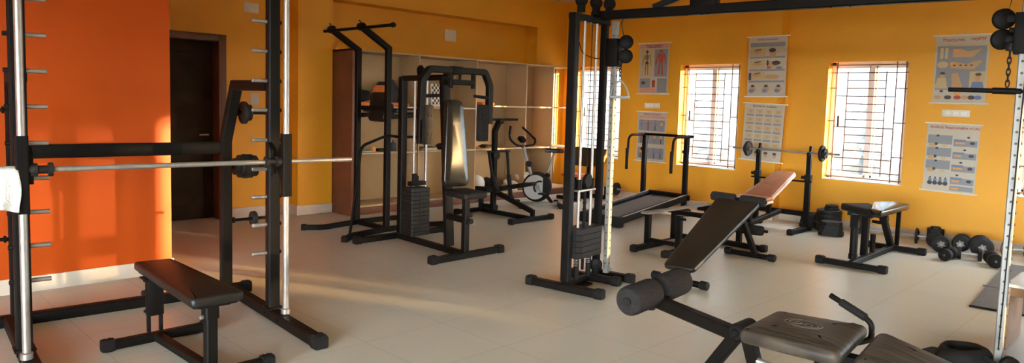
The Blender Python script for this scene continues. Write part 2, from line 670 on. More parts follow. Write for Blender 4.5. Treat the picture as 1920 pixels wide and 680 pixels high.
# windows
def window(n, x0, x1, full=True):
    t = Thing('window_%d' % n, None, None, (x0, YB, WZ0), kind='structure')
    W, Hh = x1 - x0, WZ1 - WZ0
    yf = YB + .13
    f = MB()
    fw = .045
    f.b2((x0, yf, WZ0), (x0 + fw, yf + .06, WZ1))
    f.b2((x1 - fw, yf, WZ0), (x1, yf + .06, WZ1))
    f.b2((x0, yf, WZ0), (x1, yf + .06, WZ0 + fw))
    f.b2((x0, yf, WZ1 - fw), (x1, yf + .06, WZ1))
    xm = x0 + (.73 if n == 7 else .53) * W
    f.b2((xm - .025, yf + .005, WZ0), (xm + .025, yf + .055, WZ1))
    t.part('window_frame', f, 'white')
    s = MB()
    for a, c, yy in ((x0 + fw, xm - .02, .01), (xm + .02, x1 - fw, .03)):
        for q in ((a, a + .03), (c - .03, c)):
            s.b2((q[0], yf + yy, WZ0 + fw), (q[1], yf + yy + .02, WZ1 - fw))
        for q in ((WZ0 + fw, WZ0 + fw + .03), (WZ1 - fw - .03, WZ1 - fw)):
            s.b2((a, yf + yy, q[0]), (c, yf + yy + .02, q[1]))
    t.part('sash', s, 'white')
    for a, c, yy in ((x0 + fw, xm - .02, .018), (xm + .02, x1 - fw, .038)):
        t.part('pane', MB().b2((a, yf + yy, WZ0 + fw), (c, yf + yy + .003, WZ1 - fw), 0), 'beam_dimmer' if n == 9 else ('glint_dimmer' if n == 7 and a < x0 + .2 else 'glass'))
    t.part('window_handle', MB().b2((x0 + .10, yf - .012, 1.28), (x0 + .122, yf + .012, 1.43), .004), 'black')
    t.part('sill', MB().b2((x0 + .002, YB - .012, WZ0 - .002), (x1 - .002, yf, WZ0 + .012), .004), 'white')
    # iron grille
    g = MB()
    yg = YB + .075
    r = .006
    def vx(k, z0=0, z1=1):
        g.bar((x0 + k * W, yg, WZ0 + z0 * Hh), (x0 + k * W, yg, WZ0 + z1 * Hh), r * 2, up=(0, 1, 0))
    def hz(a, c, z):
        g.bar((x0 + a * W, yg, WZ0 + z * Hh), (x0 + c * W, yg, WZ0 + z * Hh), r * 2)
    vx(.09)
    vx(.95)
    vx(.235, .08, .92)
    vx(.72, .05, .92)
    vx(.84)
    for i in range(13):
        z = .91 - i * .0655
        a, c = .235, .72
        if i % 4 == 3:
            a, c = .09, .84
        hz(a, c, z)
    hz(0, 1, .975)
    hz(0, 1, .91)
    hz(0, 1, .025)
    hz(.09, .95, .08)
    for z in (.78, .50, .22):
        hz(.84, 1, z)
        hz(0, .09, z)
    t.part('grille', g, 'grille')


for i, (a, c) in enumerate(WINS_B):
    window(i + 1, a, c)

# outside
single('ground_outside', MB().b2((-120, -120, -1.3), (120, 160, -1.2), 0), 'ground', None, None)['kind'] = 'structure'
nb = MB()
nb.box((0, 0, 1.6), (.4, 2.75, 5.6), 0)
nb.v = [Matrix.Translation((28 * math.cos(_a) - 8.23 * math.sin(_a), 28 * math.sin(_a) + 8.23 * math.cos(_a), 0)) @ Matrix.Rotation(_a, 4, 'Z') @ v_ for v_ in nb.v]
struct('wall_sun_blocker', nb, 'ceiling')  # unseen slab added only to cut stray sunbeams at some windows


def tree(x, y, z, r, h, seed, label):
    rnd = random.Random(seed)
    t = Thing('tree', label, 'tree', (x, y, -1.2), group='trees outside the windows')
    mb = MB()
    for k in range(9):
        bm = bmesh.new()
        bmesh.ops.create_icosphere(bm, subdivisions=3, radius=1)
        c = Vector((x + rnd.uniform(-r, r) * .8, y + rnd.uniform(-r, r) * .6, z + rnd.uniform(-h, h) * .7))
        q = r * rnd.uniform(.45, .7)
        bm.verts.index_update()
        vs = [c + v.co * q * (1 + .28 * math.sin(7 * v.co.x + k) * math.sin(6 * v.co.y) + rnd.uniform(-.12, .12)) for v in bm.verts]
        fs = [[v.index for v in f_.verts] for f_ in bm.faces]
        bm.free()
        mb.add(vs, fs)
    t.part('crown', mb, 'leaf', smooth=20)
    t.part('trunk', MB().cyl((x, y, -1.2), (x, y, z), .18), 'wood')


tree(-10.5, 19.5, .75, 1.25, 1.1, 1, 'pale tree outside, behind the window left of the hanging scrolls on the pilaster')
tree(-6.0, 19.5, .75, 1.25, 1.1, 2, 'pale tree outside, behind the window nearest the barbell plates')
tree(-15.6, 20.5, .6, 1.4, 1.0, 3, 'pale tree outside, behind the bright window at the cable tower')


# ================================================================== SHARED GYM PIECES
def cap_at(mb, c, d, w=.06, L=.05):
    """ridged rubber end cap at the end of a square tube; d = outward direction"""
    d = Vector(d).normalized()
    c = Vector(c)
    mb.sweep([c - d * L * .5, c + d * L * .5], SQ(w, w, .18))
    for k in (-.2, .2):
        q = c + d * L * k
        mb.sweep([q - d * .006, q + d * .006], SQ(w * 1.05, w * 1.05, .16))
    return mb


def disc_profile(r, t, hole=.014):
    return [(hole, 0), (r * .28, 0), (r * .31, t * .18), (r * .78, t * .18), (r * .82, 0), (r * .97, 0), (r, t * .12),
            (r, t * .88), (r * .97, t), (r * .82, t), (r * .78, t * .82), (r * .31, t * .82), (r * .28, t), (hole, t), (hole, 0)]


def disc(mb, c, ax, r, t):
    c, ax = Vector(c), Vector(ax).normalized()
    return mb.lathe(disc_profile(r, t), c - ax * t / 2, ax, 32)


def star_nut(mb, c, ax, r=.032, t=.022):
    ax = Vector(ax).normalized()
    m = frame3(c, ax.orthogonal(), ax.cross(ax.orthogonal()))
    poly = []
    for i in range(24):
        a = 2 * math.pi * i / 24
        poly.append(((r * (.80 + .2 * math.cos(6 * a))) * math.cos(a), (r * (.80 + .2 * math.cos(6 * a))) * math.sin(a)))
    return mb.prism(poly, -t / 2, t / 2, m)


def hexpoly(sx, sy, c=.3):
    x, y = sx / 2, sy / 2
    k = min(sx, sy) * c
    return [(-x + k, -y), (x - k, -y), (x, -y + k), (x, y - k), (x - k, y), (-x + k, y), (-x, y - k), (-x, -y + k)]


def bolt(mb, c, ax, r=.012, L=.014):
    return mb.cyl(Vector(c), Vector(c) + Vector(ax).normalized() * L, r, 8, .002)


# ================================================================== SHELVING UNIT
XS = -7.667
XBK = -8.125
t = Thing('shelving_unit', 'tall cream laminate open shelving unit with red-brown side, built into the wall niche', 'shelving unit', (-8.0, 4.9, 0))
zt = 2.085
yE = 8.62
t.part('side_panel', MB().b2((XBK, 4.868, 0), (XS, 4.892, zt), .002), 'mahogany', label='red-brown side panel of the shelving')
t.part('side_panel', MB().b2((XBK, yE - .02, 0), (XS, yE, zt), .002), 'laminate')
t.part('edge_strip', MB().b2((XS - .001, 4.868, 0), (XS + .012, 4.905, zt), .002), 'mahogany')
t.part('back_panel', MB().b2((XBK, 4.9, .1), (XBK + .012, yE, zt), 0), 'laminate')
t.part('top_panel', MB().b2((XBK, 4.868, zt - .022), (XS, yE, zt), .002), 'laminate')
t.part('plinth', MB().b2((XBK + .02, 4.9, .002), (XS - .01, yE, .10), .002), 'mahogany', label='red-brown plinth of the shelving')
divs = [4.892, 5.92, 6.955, 8.0, yE - .02]
for y in divs[1:-1]:
    t.part('divider', MB().b2((XBK + .012, y - .011, .12), (XS - .003, y + .011, zt - .022), .001), 'laminate')
for a, c in zip(divs, divs[1:]):
    for z in (.12, .79, 1.385 if a < 6.9 else 1.425):
        t.part('shelf', MB().b2((XBK + .012, a + .012, z - .022), (XS - .004, c - .012, z), .001), 'laminate')
# right-hand run of the shelving up to the corner
t = Thing('shelving_unit', 'narrow cream end section of open shelving beside the first window', 'shelving unit', (-7.95, 9.0, 0))
t.part('back_panel', MB().b2((XA + .002, yE, .1), (XA + .014, 9.15, zt), 0), 'laminate')
t.part('end_post', MB().b2((XA + .002, 9.12, 0), (XA + .03, 9.15, zt), .002), 'laminate')
t.part('end_post', MB().b2((XS - .03, 9.12, 0), (XS, 9.15, zt), .002), 'laminate')
t.part('top_panel', MB().b2((XA + .002, yE + .002, zt - .022), (XS, 9.13, zt), .002), 'laminate')
t.part('plinth', MB().b2((XA + .02, yE + .002, .002), (XS - .01, 9.13, .10), .002), 'mahogany')
for z in (.12, .79, 1.425):
    t.part('shelf', MB().b2((XA + .014, yE + .002, z - .022), (XS - .004, 9.128, z), .001), 'laminate')


def lump(name, c, d, m, label, cat, seed=0, amp=.18, group=None):
    """soft irregular bundle resting on its base"""
    rnd = random.Random(seed)
    bm = bmesh.new()
    bmesh.ops.create_icosphere(bm, subdivisions=3, radius=1)
    bm.verts.index_update()
    ph = [rnd.uniform(0, 6) for _ in range(4)]
    vs = []
    for v in bm.verts:
        q = v.co * (1 + amp * math.sin(3 * v.co.x + ph[0]) * math.sin(4 * v.co.y + ph[1]) + amp * .6 * math.sin(7 * v.co.z + ph[2] + 3 * v.co.x))
        z = q.z if q.z > -.8 else -.8
        vs.append(Vector((c[0] + q.x * d[0] / 2, c[1] + q.y * d[1] / 2, c[2] + (z + .8) * d[2] / 1.8)))
    fs = [[v.index for v in f_.verts] for f_ in bm.faces]
    bm.free()
    return single(name, MB().add(vs, fs), m, label, cat, group, loc=c, smooth=60)


# things on the shelves
SU, SM, SL = 1.385, .79, .12
t = Thing('checkered_board', 'black and white checkered game board leaning on the upper shelf', 'board', (-7.95, 6.55, SU))
bd = Matrix.Translation((-7.93, 6.47, SU + .165)) @ Matrix.Rotation(math.radians(-6), 4, 'Y')
q = MB()
q.box((0, 0, 0), (.012, .29, .32), .002)
q.v = [bd @ x for x in q.v]
t.part('panel', q, 'plastic')
q = MB()
for i in range(8):
    for j in range(8):
        if (i + j) % 2 == 0:
            q.box((.0065, -.112 + .032 * i, -.112 + .036 * j), (.002, .032, .036), 0)
q.v = [bd @ x for x in q.v]
t.part('checker_pattern', q, 'ink')
single('exercise_mat', MB().box((-7.84, 5.35, SU + .025), (.30, .88, .05), .02), 'orangecloth', 'orange folded exercise mat lying flat on the upper left shelf', 'mat', loc=(-7.84, 5.35, SU))
lump('pouch', (-7.88, 5.10, SU + .051), (.25, .36, .17), 'rubber', 'dark padded pouch on the orange mat at the left end of the shelf', 'pouch', 3)
lump('pouch', (-7.95, 5.62, SU + .051), (.28, .34, .30), 'blue', 'taller dark bag on the orange mat behind the padded bar post', 'bag', 5)
single('folded_cloth', MB().box((-7.80, 7.22, SU + .065), (.22, .26, .045), .018), 'orangecloth', 'small folded orange cloth on the upper shelf behind the chest press arm', 'cloth', loc=(-7.8, 7.22, SU + .04))
single('tool', MB().box((-7.80, 5.10, SM + .012), (.18, .26, .024), .008), 'grey', 'flat grey tool at the left end of the middle shelf', 'tool', loc=(-7.8, 5.1, SM))
single('cup', MB().lathe([(0, 0), (.03, 0), (.034, .06), (.03, .06), (.027, .004), (0, .004)], (-7.80, 5.29, SM), (0, 0, 1)), 'inkorange', 'small orange cup on the middle shelf beside the flat grey tool', 'cup')
single('pliers', MB().box((-7.82, 5.44, SM + .02), (.10, .16, .04), .012), 'rubber', 'dark squat box on the middle shelf right of the orange cup', 'box', loc=(-7.82, 5.44, SM))
bpy.data.objects['pliers'].name = 'small_box'
single('bottle', MB().lathe([(0, 0), (.035, 0), (.037, .01), (.037, .10), (.014, .13), (.014, .15), (0, .15)], (-7.80, 5.60, SM), (0, 0, 1)), 'blue', 'dark blue bottle standing on the middle shelf behind the padded bar post', 'bottle')
k = Thing('book', 'dark book with pale pages lying on the middle shelf behind the weight stack', 'book', (-7.80, 6.20, SM))
k.part('pages', MB().b2((-7.88, 6.09, SM + .004), (-7.725, 6.29, SM + .035), .002), 'paper')
q = MB().b2((-7.89, 6.085, SM), (-7.72, 6.295, SM + .004), .001)
q.b2((-7.89, 6.085, SM + .035), (-7.72, 6.295, SM + .039), .001)
k.part('cover', q, 'ink')
lump('pouch', (-7.82, 6.50, SM), (.16, .26, .10), 'rubber', 'low dark pouch on the middle shelf beside the dark book', 'pouch', 8)
single('ball', MB().lathe([(.13 * math.sin(math.pi * i / 16), .13 - .13 * math.cos(math.pi * i / 16)) for i in range(17)], (-7.90, 7.20, SL), (0, 0, 1)), 'plastic', 'white round ball on the bottom shelf behind the grey seat post', 'ball')
lump('pouch', (-7.85, 7.46, SL), (.24, .24, .22), 'rubber', 'dark round bag on the bottom shelf beside the white ball', 'bag', 12)
lump('plastic_bag', (-7.86, 8.16, SL), (.30, .34, .28), 'bag', 'crumpled white plastic bag on the bottom shelf behind the exercise bike', 'bag', 14, .25)
lump('plastic_bag', (-7.80, 7.82, SL), (.22, .24, .16), 'bag', 'smaller crumpled pale bag on the bottom shelf left of the exercise bike', 'bag', 15, .25)
lump('pouch', (-7.85, 7.35, SM), (.2, .28, .05), 'rubber', 'flat dark strap on the middle shelf behind the stepper mast', 'strap', 16)


# wall plates and notice
def plate_A(y, z, w, h, label):
    k = Thing('switch_plate', label, 'switch plate', (-8.34, y, z))
    X0 = -8.36 if y > 4.8 else -8.35
    k.part('faceplate', MB().box((X0 + .006, y, z), (.012, w, h), .004), 'plastic')
    for i in (-.25, .25):
        for j in ((-.2, .2) if h > .13 else (0,)):
            k.part('switch', MB().box((X0 + .014, y + i * w, z + j * h), (.008, w * .18, h * .2), .002), 'plastic')


plate_A(7.02, 2.455, .22, .17, 'square white switch plate high on the wall above the shelving')
plate_A(3.90, 2.52, .18, .12, 'small white switch plate at the top edge above the dark doorway wall')
single('notice', MB().b2((-8.349, 3.89, 1.36), (-8.346, 4.00, 1.50), 0), 'paper', 'small white paper notice taped to the wall right of the doorway', 'notice')
for x, z, lab in ((-6.30, 1.49, 'white socket plate between the two figure charts left of the treadmill'), (-2.185, 1.497, 'white socket plate between the two right-hand hanging charts')):
    k = Thing('socket_plate', lab, 'socket plate', (x, YB, z))
    k.part('faceplate', MB().box((x, YB - .006, z), (.28, .012, .08), .004), 'plastic')
    for i in (-.08, 0, .08):
        k.part('socket', MB().box((x + i, YB - .013, z), (.05, .006, .045), .002), 'white')


# ================================================================== HANGING CHARTS
def poly_fig(mb, pts, tf):
    vs = [tf(*p) for p in pts]
    mb.add(vs, [list(range(len(vs)))])


def ell(mb, cx, cy, rx, ry, tf, n=14):
    poly_fig(mb, [(cx + rx * math.cos(2 * math.pi * i / n), cy + ry * math.sin(2 * math.pi * i / n)) for i in range(n)], tf)


def rct(mb, x0, y0, x1, y1, tf):
    poly_fig(mb, [(x0, y0), (x1, y0), (x1, y1), (x0, y1)], tf)


def stroke(mb, a, b, w, tf):
    a, b = Vector(a), Vector(b)
    d = (b - a).normalized()
    s = Vector((-d.y, d.x)) * w / 2
    poly_fig(mb, [tuple(a - s), tuple(b - s), tuple(b + s), tuple(a + s)], tf)


FONT = None


def chart(x0, x1, z0, z1, yface, tilt, label, art, titles, skew=0):
    """hanging chart: sheet with a rod at top and bottom; art draws flat ink in (0..1, 0..1) sheet coordinates"""
    W, Hh = x1 - x0, z1 - z0
    cx = (x0 + x1) / 2
    k = Thing('hanging_chart', label, 'chart', (cx, yface, z1), group='hanging charts on the window wall')
    rot = Matrix.Translation((cx, yface, z1)) @ Matrix.Rotation(math.radians(tilt), 4, 'Y') @ Matrix.Translation((-cx, -yface, -z1))
    T = lambda a, c, dy=0: rot @ Vector((x0 + a * W + skew * (c - 1), yface - .010 - dy, z0 + c * Hh))
    q = MB()
    N = 8
    vs, fs = [], []
    for dy in (0, .0015):
        for j in range(N + 1):
            c = j / N
            bow = .010 * math.sin(math.pi * c) * (1 if tilt >= 0 else .6)
            for a in (0, 1):
                vs.append(rot @ Vector((x0 + a * W + skew * (c - 1), yface - .008 + dy - .0, z0 + c * Hh)))
    for s_ in (0, 1):
        o = s_ * (N + 1) * 2
        for j in range(N):
            f_ = [o + 2 * j, o + 2 * j + 1, o + 2 * j + 3, o + 2 * j + 2]
            fs.append(f_ if s_ == 0 else f_[::-1])
    q.add(vs, fs)
    k.part('sheet', q, 'paper')
    for nm, c in (('top_rod', 1), ('bottom_rod', 0)):
        k.part(nm, MB().cyl(T(-.06, c, -.004), T(1.06, c, -.004), .009, 10), 'plastic')
    layers = {}
    def L(m):
        if m not in layers:
            layers[m] = MB()
        return layers[m]
    depth = {}
    def tf_for(m, lift=.0):
        return lambda a, c: T(a, c, .0005 + lift)
    art(L, tf_for)
    for m, mb in layers.items():
        k.part({'ink': 'dark', 'inkred': 'red', 'inkpink': 'pink', 'inkblue': 'blue_grey', 'inkblue2': 'blue', 'inkskin': 'skin_tone', 'inkorange': 'orange', 'inkyellow': 'pale_yellow'}[m] + '_print', mb, m)
    for (txt, a, c, size, m) in titles:
        cu = bpy.data.curves.new('title_lettering', 'FONT')
        cu.body = txt
        cu.size = size
        cu.align_x = 'CENTER'
        cu.align_y = 'CENTER'
        cu.offset = .0008
        tmp = bpy.data.objects.new('title_source', cu)
        COL.objects.link(tmp)
        me = bpy.data.meshes.new_from_object(tmp.evaluated_get(bpy.context.evaluated_depsgraph_get()))
        bpy.data.objects.remove(tmp)
        bpy.data.curves.remove(cu)
        P = T(a, c, .0016)
        me.transform(Matrix.Translation(P - Vector((cx, yface, z1))) @ Matrix.Rotation(math.radians(tilt), 4, 'Y') @ Matrix.Rotation(math.radians(90), 4, 'X'))
        me.materials.clear()
        me.materials.append(M[m])
        o = bpy.data.objects.new('title_lettering', me)
        COL.objects.link(o)
        o.parent = k.o
    return k


def text_rows(mb, x0, x1, y0, y1, n, tf, rnd, h=.3):
    dy = (y1 - y0) / n
    for i in range(n):
        rct(mb, x0, y0 + i * dy, x0 + (x1 - x0) * rnd.uniform(.6, 1), y0 + (i + h) * dy, tf)


def man(L, tf, x, y, s, shirt, pants, skin='inkskin'):
    """small standing figure, s = height"""
    a = tf(shirt, .0008)
    rct(L(pants), x - .09 * s, y, x - .01 * s, y + .5 * s, tf(pants, .0008))
    rct(L(pants), x + .01 * s, y, x + .09 * s, y + .5 * s, tf(pants, .0008))
    poly_fig(L(shirt), [(x - .11 * s, y + .45 * s), (x + .11 * s, y + .45 * s), (x + .15 * s, y + .8 * s), (x - .15 * s, y + .8 * s)], a)
    stroke(L(shirt), (x - .14 * s, y + .78 * s), (x - .25 * s, y + .5 * s), .06 * s, a)
    stroke(L(shirt), (x + .14 * s, y + .78 * s), (x + .22 * s, y + .55 * s), .06 * s, a)
    ell(L(skin), x, y + .88 * s, .08 * s, .08 * s, tf(skin, .0009))
    ell(L('ink'), x, y + .94 * s, .08 * s, .05 * s, tf('ink', .0011))


def art_skeleton(L, tf):
    rct(L('inkpink'), .03, .90, .97, .98, tf('inkpink'))
    rct(L('inkyellow'), .06, .34, .48, .88, tf('inkyellow'))
    rct(L('inkblue'), .52, .34, .96, .88, tf('inkblue'))
    rct(L('inkblue'), .05, .12, .40, .31, tf('inkblue'))
    rct(L('inkblue'), .64, .03, .96, .31, tf('inkblue'))
    rct(L('inkpink'), .05, .03, .60, .11, tf('inkpink'))
    i, u_ = L('ink'), tf('ink', .0008)
    ell(i, .27, .835, .045, .03, u_)
    stroke(i, (.27, .81), (.27, .60), .025, u_)
    for k in range(5):
        stroke(i, (.19 + .004 * k, .76 - .018 * k), (.35 - .004 * k, .76 - .018 * k), .010, u_)
    ell(i, .27, .615, .06, .03, u_)
    for s in (-1, 1):
        stroke(i, (.27 + .09 * s, .77), (.27 + .12 * s, .66), .018, u_)
        stroke(i, (.27 + .12 * s, .66), (.27 + .15 * s, .56), .016, u_)
        stroke(i, (.27 + .035 * s, .61), (.27 + .04 * s, .48), .022, u_)
        stroke(i, (.27 + .04 * s, .48), (.27 + .04 * s, .37), .018, u_)
    r, v_ = L('inkred'), tf('inkred', .0008)
    ell(r, .74, .84, .045, .03, v_)
    poly_fig(r, [(.68, .60), (.80, .60), (.85, .79), (.63, .79)], v_)
    for s in (-1, 1):
        stroke(r, (.74 + .10 * s, .78), (.74 + .17 * s, .58), .035, v_)
        stroke(r, (.74 + .035 * s, .61), (.74 + .06 * s, .38), .05, v_)
    ell(i, .17, .22, .07, .035, u_)
    ell(r, .52, .24, .06, .04, v_)
    rct(r, .47, .13, .57, .23, v_)


def art_exercise(L, tf):
    rct(L('inkpink'), .05, .87, .95, .91, tf('inkpink'))
    for y in (.62, .36, .06):
        rct(L('inkblue'), .05, y, .95, y + .22, tf('inkblue'))
    k = 0
    sh = ['inkblue2', 'inkred', 'inkblue2', 'inkorange', 'inkred', 'ink', 'inkpink', 'inkyellow', 'inkorange', 'inkred', 'inkblue2', 'inkblue2']
    for y in (.63, .37, .07):
        for x in (.15, .38, .62, .84):
            man(L, tf, x, y, .20, sh[k], 'ink' if k % 3 else 'inkblue2')
            k += 1


def art_firstaid(L, tf):
    rnd = random.Random(4)
    rct(L('inkblue'), .05, .83, .95, .90, tf('inkblue'))
    for y in (.64, .43, .24):
        rct(L('inkblue'), .04, y, .96, y + .03, tf('inkblue'))
    for y, s in ((.68, 0), (.48, 1), (.29, 2)):
        rct(L('inkyellow'), .05, y, .46, y + .13, tf('inkyellow'))
        ell(L('inkskin'), .24, y + .07, .12, .03, tf('inkskin', .0008))
        stroke(L('ink'), (.18, y + .09), (.34, y + .11), .015, tf('ink', .001))
    ell(L('inkskin'), .64, .72, .09, .07, tf('inkskin', .0008))
    ell(L('ink'), .63, .77, .09, .035, tf('ink', .001))
    ell(L('inkskin'), .60, .53, .10, .06, tf('inkskin', .0008))
    ell(L('ink'), .74, .56, .11, .035, tf('ink', .001))
    ell(L('ink'), .52, .56, .03, .05, tf('ink', .0012))
    rct(L('inkred'), .50, .47, .60, .50, tf('inkred', .001))
    ell(L('inkblue2'), .82, .48, .08, .02, tf('inkblue2', .001))
    ell(L('inkskin'), .64, .33, .20, .04, tf('inkskin', .0008))
    rct(L('ink'), .03, .28, .10, .40, tf('ink', .001))
    for x in (.15, .50, .82):
        ell(L('inkskin'), x, .13, .09, .05, tf('inkskin', .0008))
        ell(L('inkblue2'), x - .03, .10, .07, .03, tf('inkblue2', .001))
        ell(L('ink'), x, .18, .05, .02, tf('ink', .0012))


def art_faded(L, tf):
    rnd = random.Random(9)
    for j in range(5):
        for i in range(4):
            x, y = .06 + .23 * i, .20 + .145 * j
            rct(L('inkblue'), x, y, x + .19, y + .035, tf('inkblue'))
            rct(L('inkyellow'), x, y + .045, x + .19, y + .125, tf('inkyellow'))
            ell(L('inkskin'), x + .1, y + .085, .05, .025, tf('inkskin', .0008))
    for x in (.14, .38, .62, .84):
        ell(L('ink'), x, .145, .05, .022, tf('ink', .001))
        ell(L('inkskin'), x, .10, .05, .03, tf('inkskin', .0008))


def art_fractures(L, tf):
    u_ = tf('inkblue')
    rct(L('inkblue'), .04, .20, .96, .84, u_)
    text_rows(L('inkyellow'), .05, .95, .845, .885, 2, tf('inkyellow', .0008), random.Random(2))
    y_, s_, k_ = tf('inkyellow', .0008), tf('inkskin', .001), tf('ink', .0013)
    rct(L('inkyellow'), .10, .66, .16, .82, y_)
    rct(L('inkyellow'), .19, .66, .25, .82, y_)
    poly_fig(L('inkskin'), [(.34, .68), (.72, .68), (.88, .80), (.62, .76), (.50, .80), (.34, .80)], s_)
    rct(L('inkorange'), .35, .76, .46, .80, tf('inkorange', .0012))
    ell(L('inkyellow'), .16, .57, .11, .05, y_)
    poly_fig(L('inkskin'), [(.30, .52), (.75, .50), (.90, .62), (.84, .63), (.60, .58), (.34, .62)], s_)
    for x in (.38, .50, .60, .70):
        ell(L('ink'), x, .56, .025, .012, k_)
    ell(L('inkorange'), .34, .58, .05, .03, tf('inkorange', .0012))
    poly_fig(L('inkyellow'), [(.03, .22), (.28, .22), (.24, .38), (.08, .38)], y_)
    ell(L('inkskin'), .17, .41, .05, .04, s_)
    ell(L('ink'), .17, .445, .05, .02, k_)
    poly_fig(L('inkskin'), [(.36, .22), (.56, .24), (.46, .45), (.34, .44)], s_)
    rct(L('inkyellow'), .68, .20, .96, .47, y_)
    poly_fig(L('inkblue2'), [(.70, .20), (.96, .20), (.92, .32), (.74, .32)], tf('inkblue2', .0012))
    ell(L('inkskin'), .83, .37, .05, .05, tf('inkskin', .0014))
    ell(L('ink'), .84, .425, .06, .022, tf('ink', .0016))
    for x, m in ((.10, 'inkskin'), (.30, 'ink'), (.48, 'inkred'), (.62, 'inkskin'), (.74, 'ink'), (.86, 'inkblue2')):
        ell(L(m), x, .09, .07, .03, tf(m, .001))
    rct(L('inkorange'), .42, .12, .54, .16, tf('inkorange', .0014))
    ell(L('ink'), .17, .18, .035, .018, k_)


def art_respiration(L, tf):
    for j in range(4):
        y = .70 - .185 * j
        if j < 3:
            rct(L('inkblue'), .03, y, .50, y + .13, tf('inkblue'))
            ell(L('ink'), .22, y + .12, .03, .016, tf('ink', .001))
            ell(L('inkskin'), .13, y - .02, .08, .03, tf('inkskin', .0008))
            ell(L('ink'), .20, y + .0, .03, .022, tf('ink', .0012))
            ell(L('inkyellow'), .36, y - .025, .05, .025, tf('inkyellow', .0008))
        rct(L('inkblue'), .53, y - .02, .97, y + .07, tf('inkblue'))
        rct(L('inkblue2'), .53, y + .055, .75, y + .08, tf('inkblue2', .0008))
        rct(L('inkorange'), .56, y + .015, .74 - .04 * (j % 2), y + .04, tf('inkorange', .001))
        ell(L('ink'), .88, y + .035, .05, .022, tf('ink', .001))
        ell(L('ink'), .80 - .05 * j, y + .115, .03, .014, tf('ink', .001))
    for x in (.14, .24, .34, .44):
        ell(L('ink'), x, .12, .05, .03, tf('ink', .001))
        ell(L('inkblue2'), x, .165, .035, .03, tf('inkblue2', .0008))
        ell(L('ink'), x, .20, .018, .012, tf('ink', .0012))
    rct(L('inkblue'), .53, .03, .97, .10, tf('inkblue'))
    rct(L('inkorange'), .56, .05, .70, .075, tf('inkorange', .001))


YP = YB - .20
chart(-6.575, -6.035, 1.672, 2.45, YB, 0, 'upper chart left of the treadmill showing a skeleton and a red muscle figure', art_skeleton,
      [('Human Skeleton', .5, .955, .045, 'ink'), ('and Muscular System', .5, .92, .03, 'ink')])
chart(-6.555, -6.025, .62, 1.393, YB, .6, 'lower chart behind the treadmill rails with rows of small standing figures', art_exercise,
      [('Muscles and Joints', .5, .955, .04, 'inkred')])
chart(-4.655, -4.12, 1.65, 2.452, YP, -.6, 'upper chart on the pilaster with rows of first aid faces', art_firstaid,
      [('Artificial Respiration', .5, .95, .035, 'inkred')])
chart(-4.66, -4.10, .785, 1.555, YP, 1.8, 'lower tilted faded chart on the pilaster behind the barbell', art_faded,
      [('First Aid for Accidents', .5, .955, .036, 'ink')], skew=.0)
chart(-2.44, -1.908, 1.61, 2.385, YB, 0, 'upper chart right of the last whole window, titled Fractures', art_fractures,
      [('Fractures', .34, .935, .058, 'inkred'), ('\u0905\u0938\u094d\u0925\u093f\u092d\u0902\u0917', .79, .935, .042, 'inkred')])
chart(-2.462, -1.93, .587, 1.375, YB, 1.0, 'lower chart right of the last whole window, with paired blue panels of rescue breathing', art_respiration,
      [('Artificial Respiration', .38, .945, .042, 'inkred'), ('(Kiss of Life)', .82, .945, .036, 'inkred')])


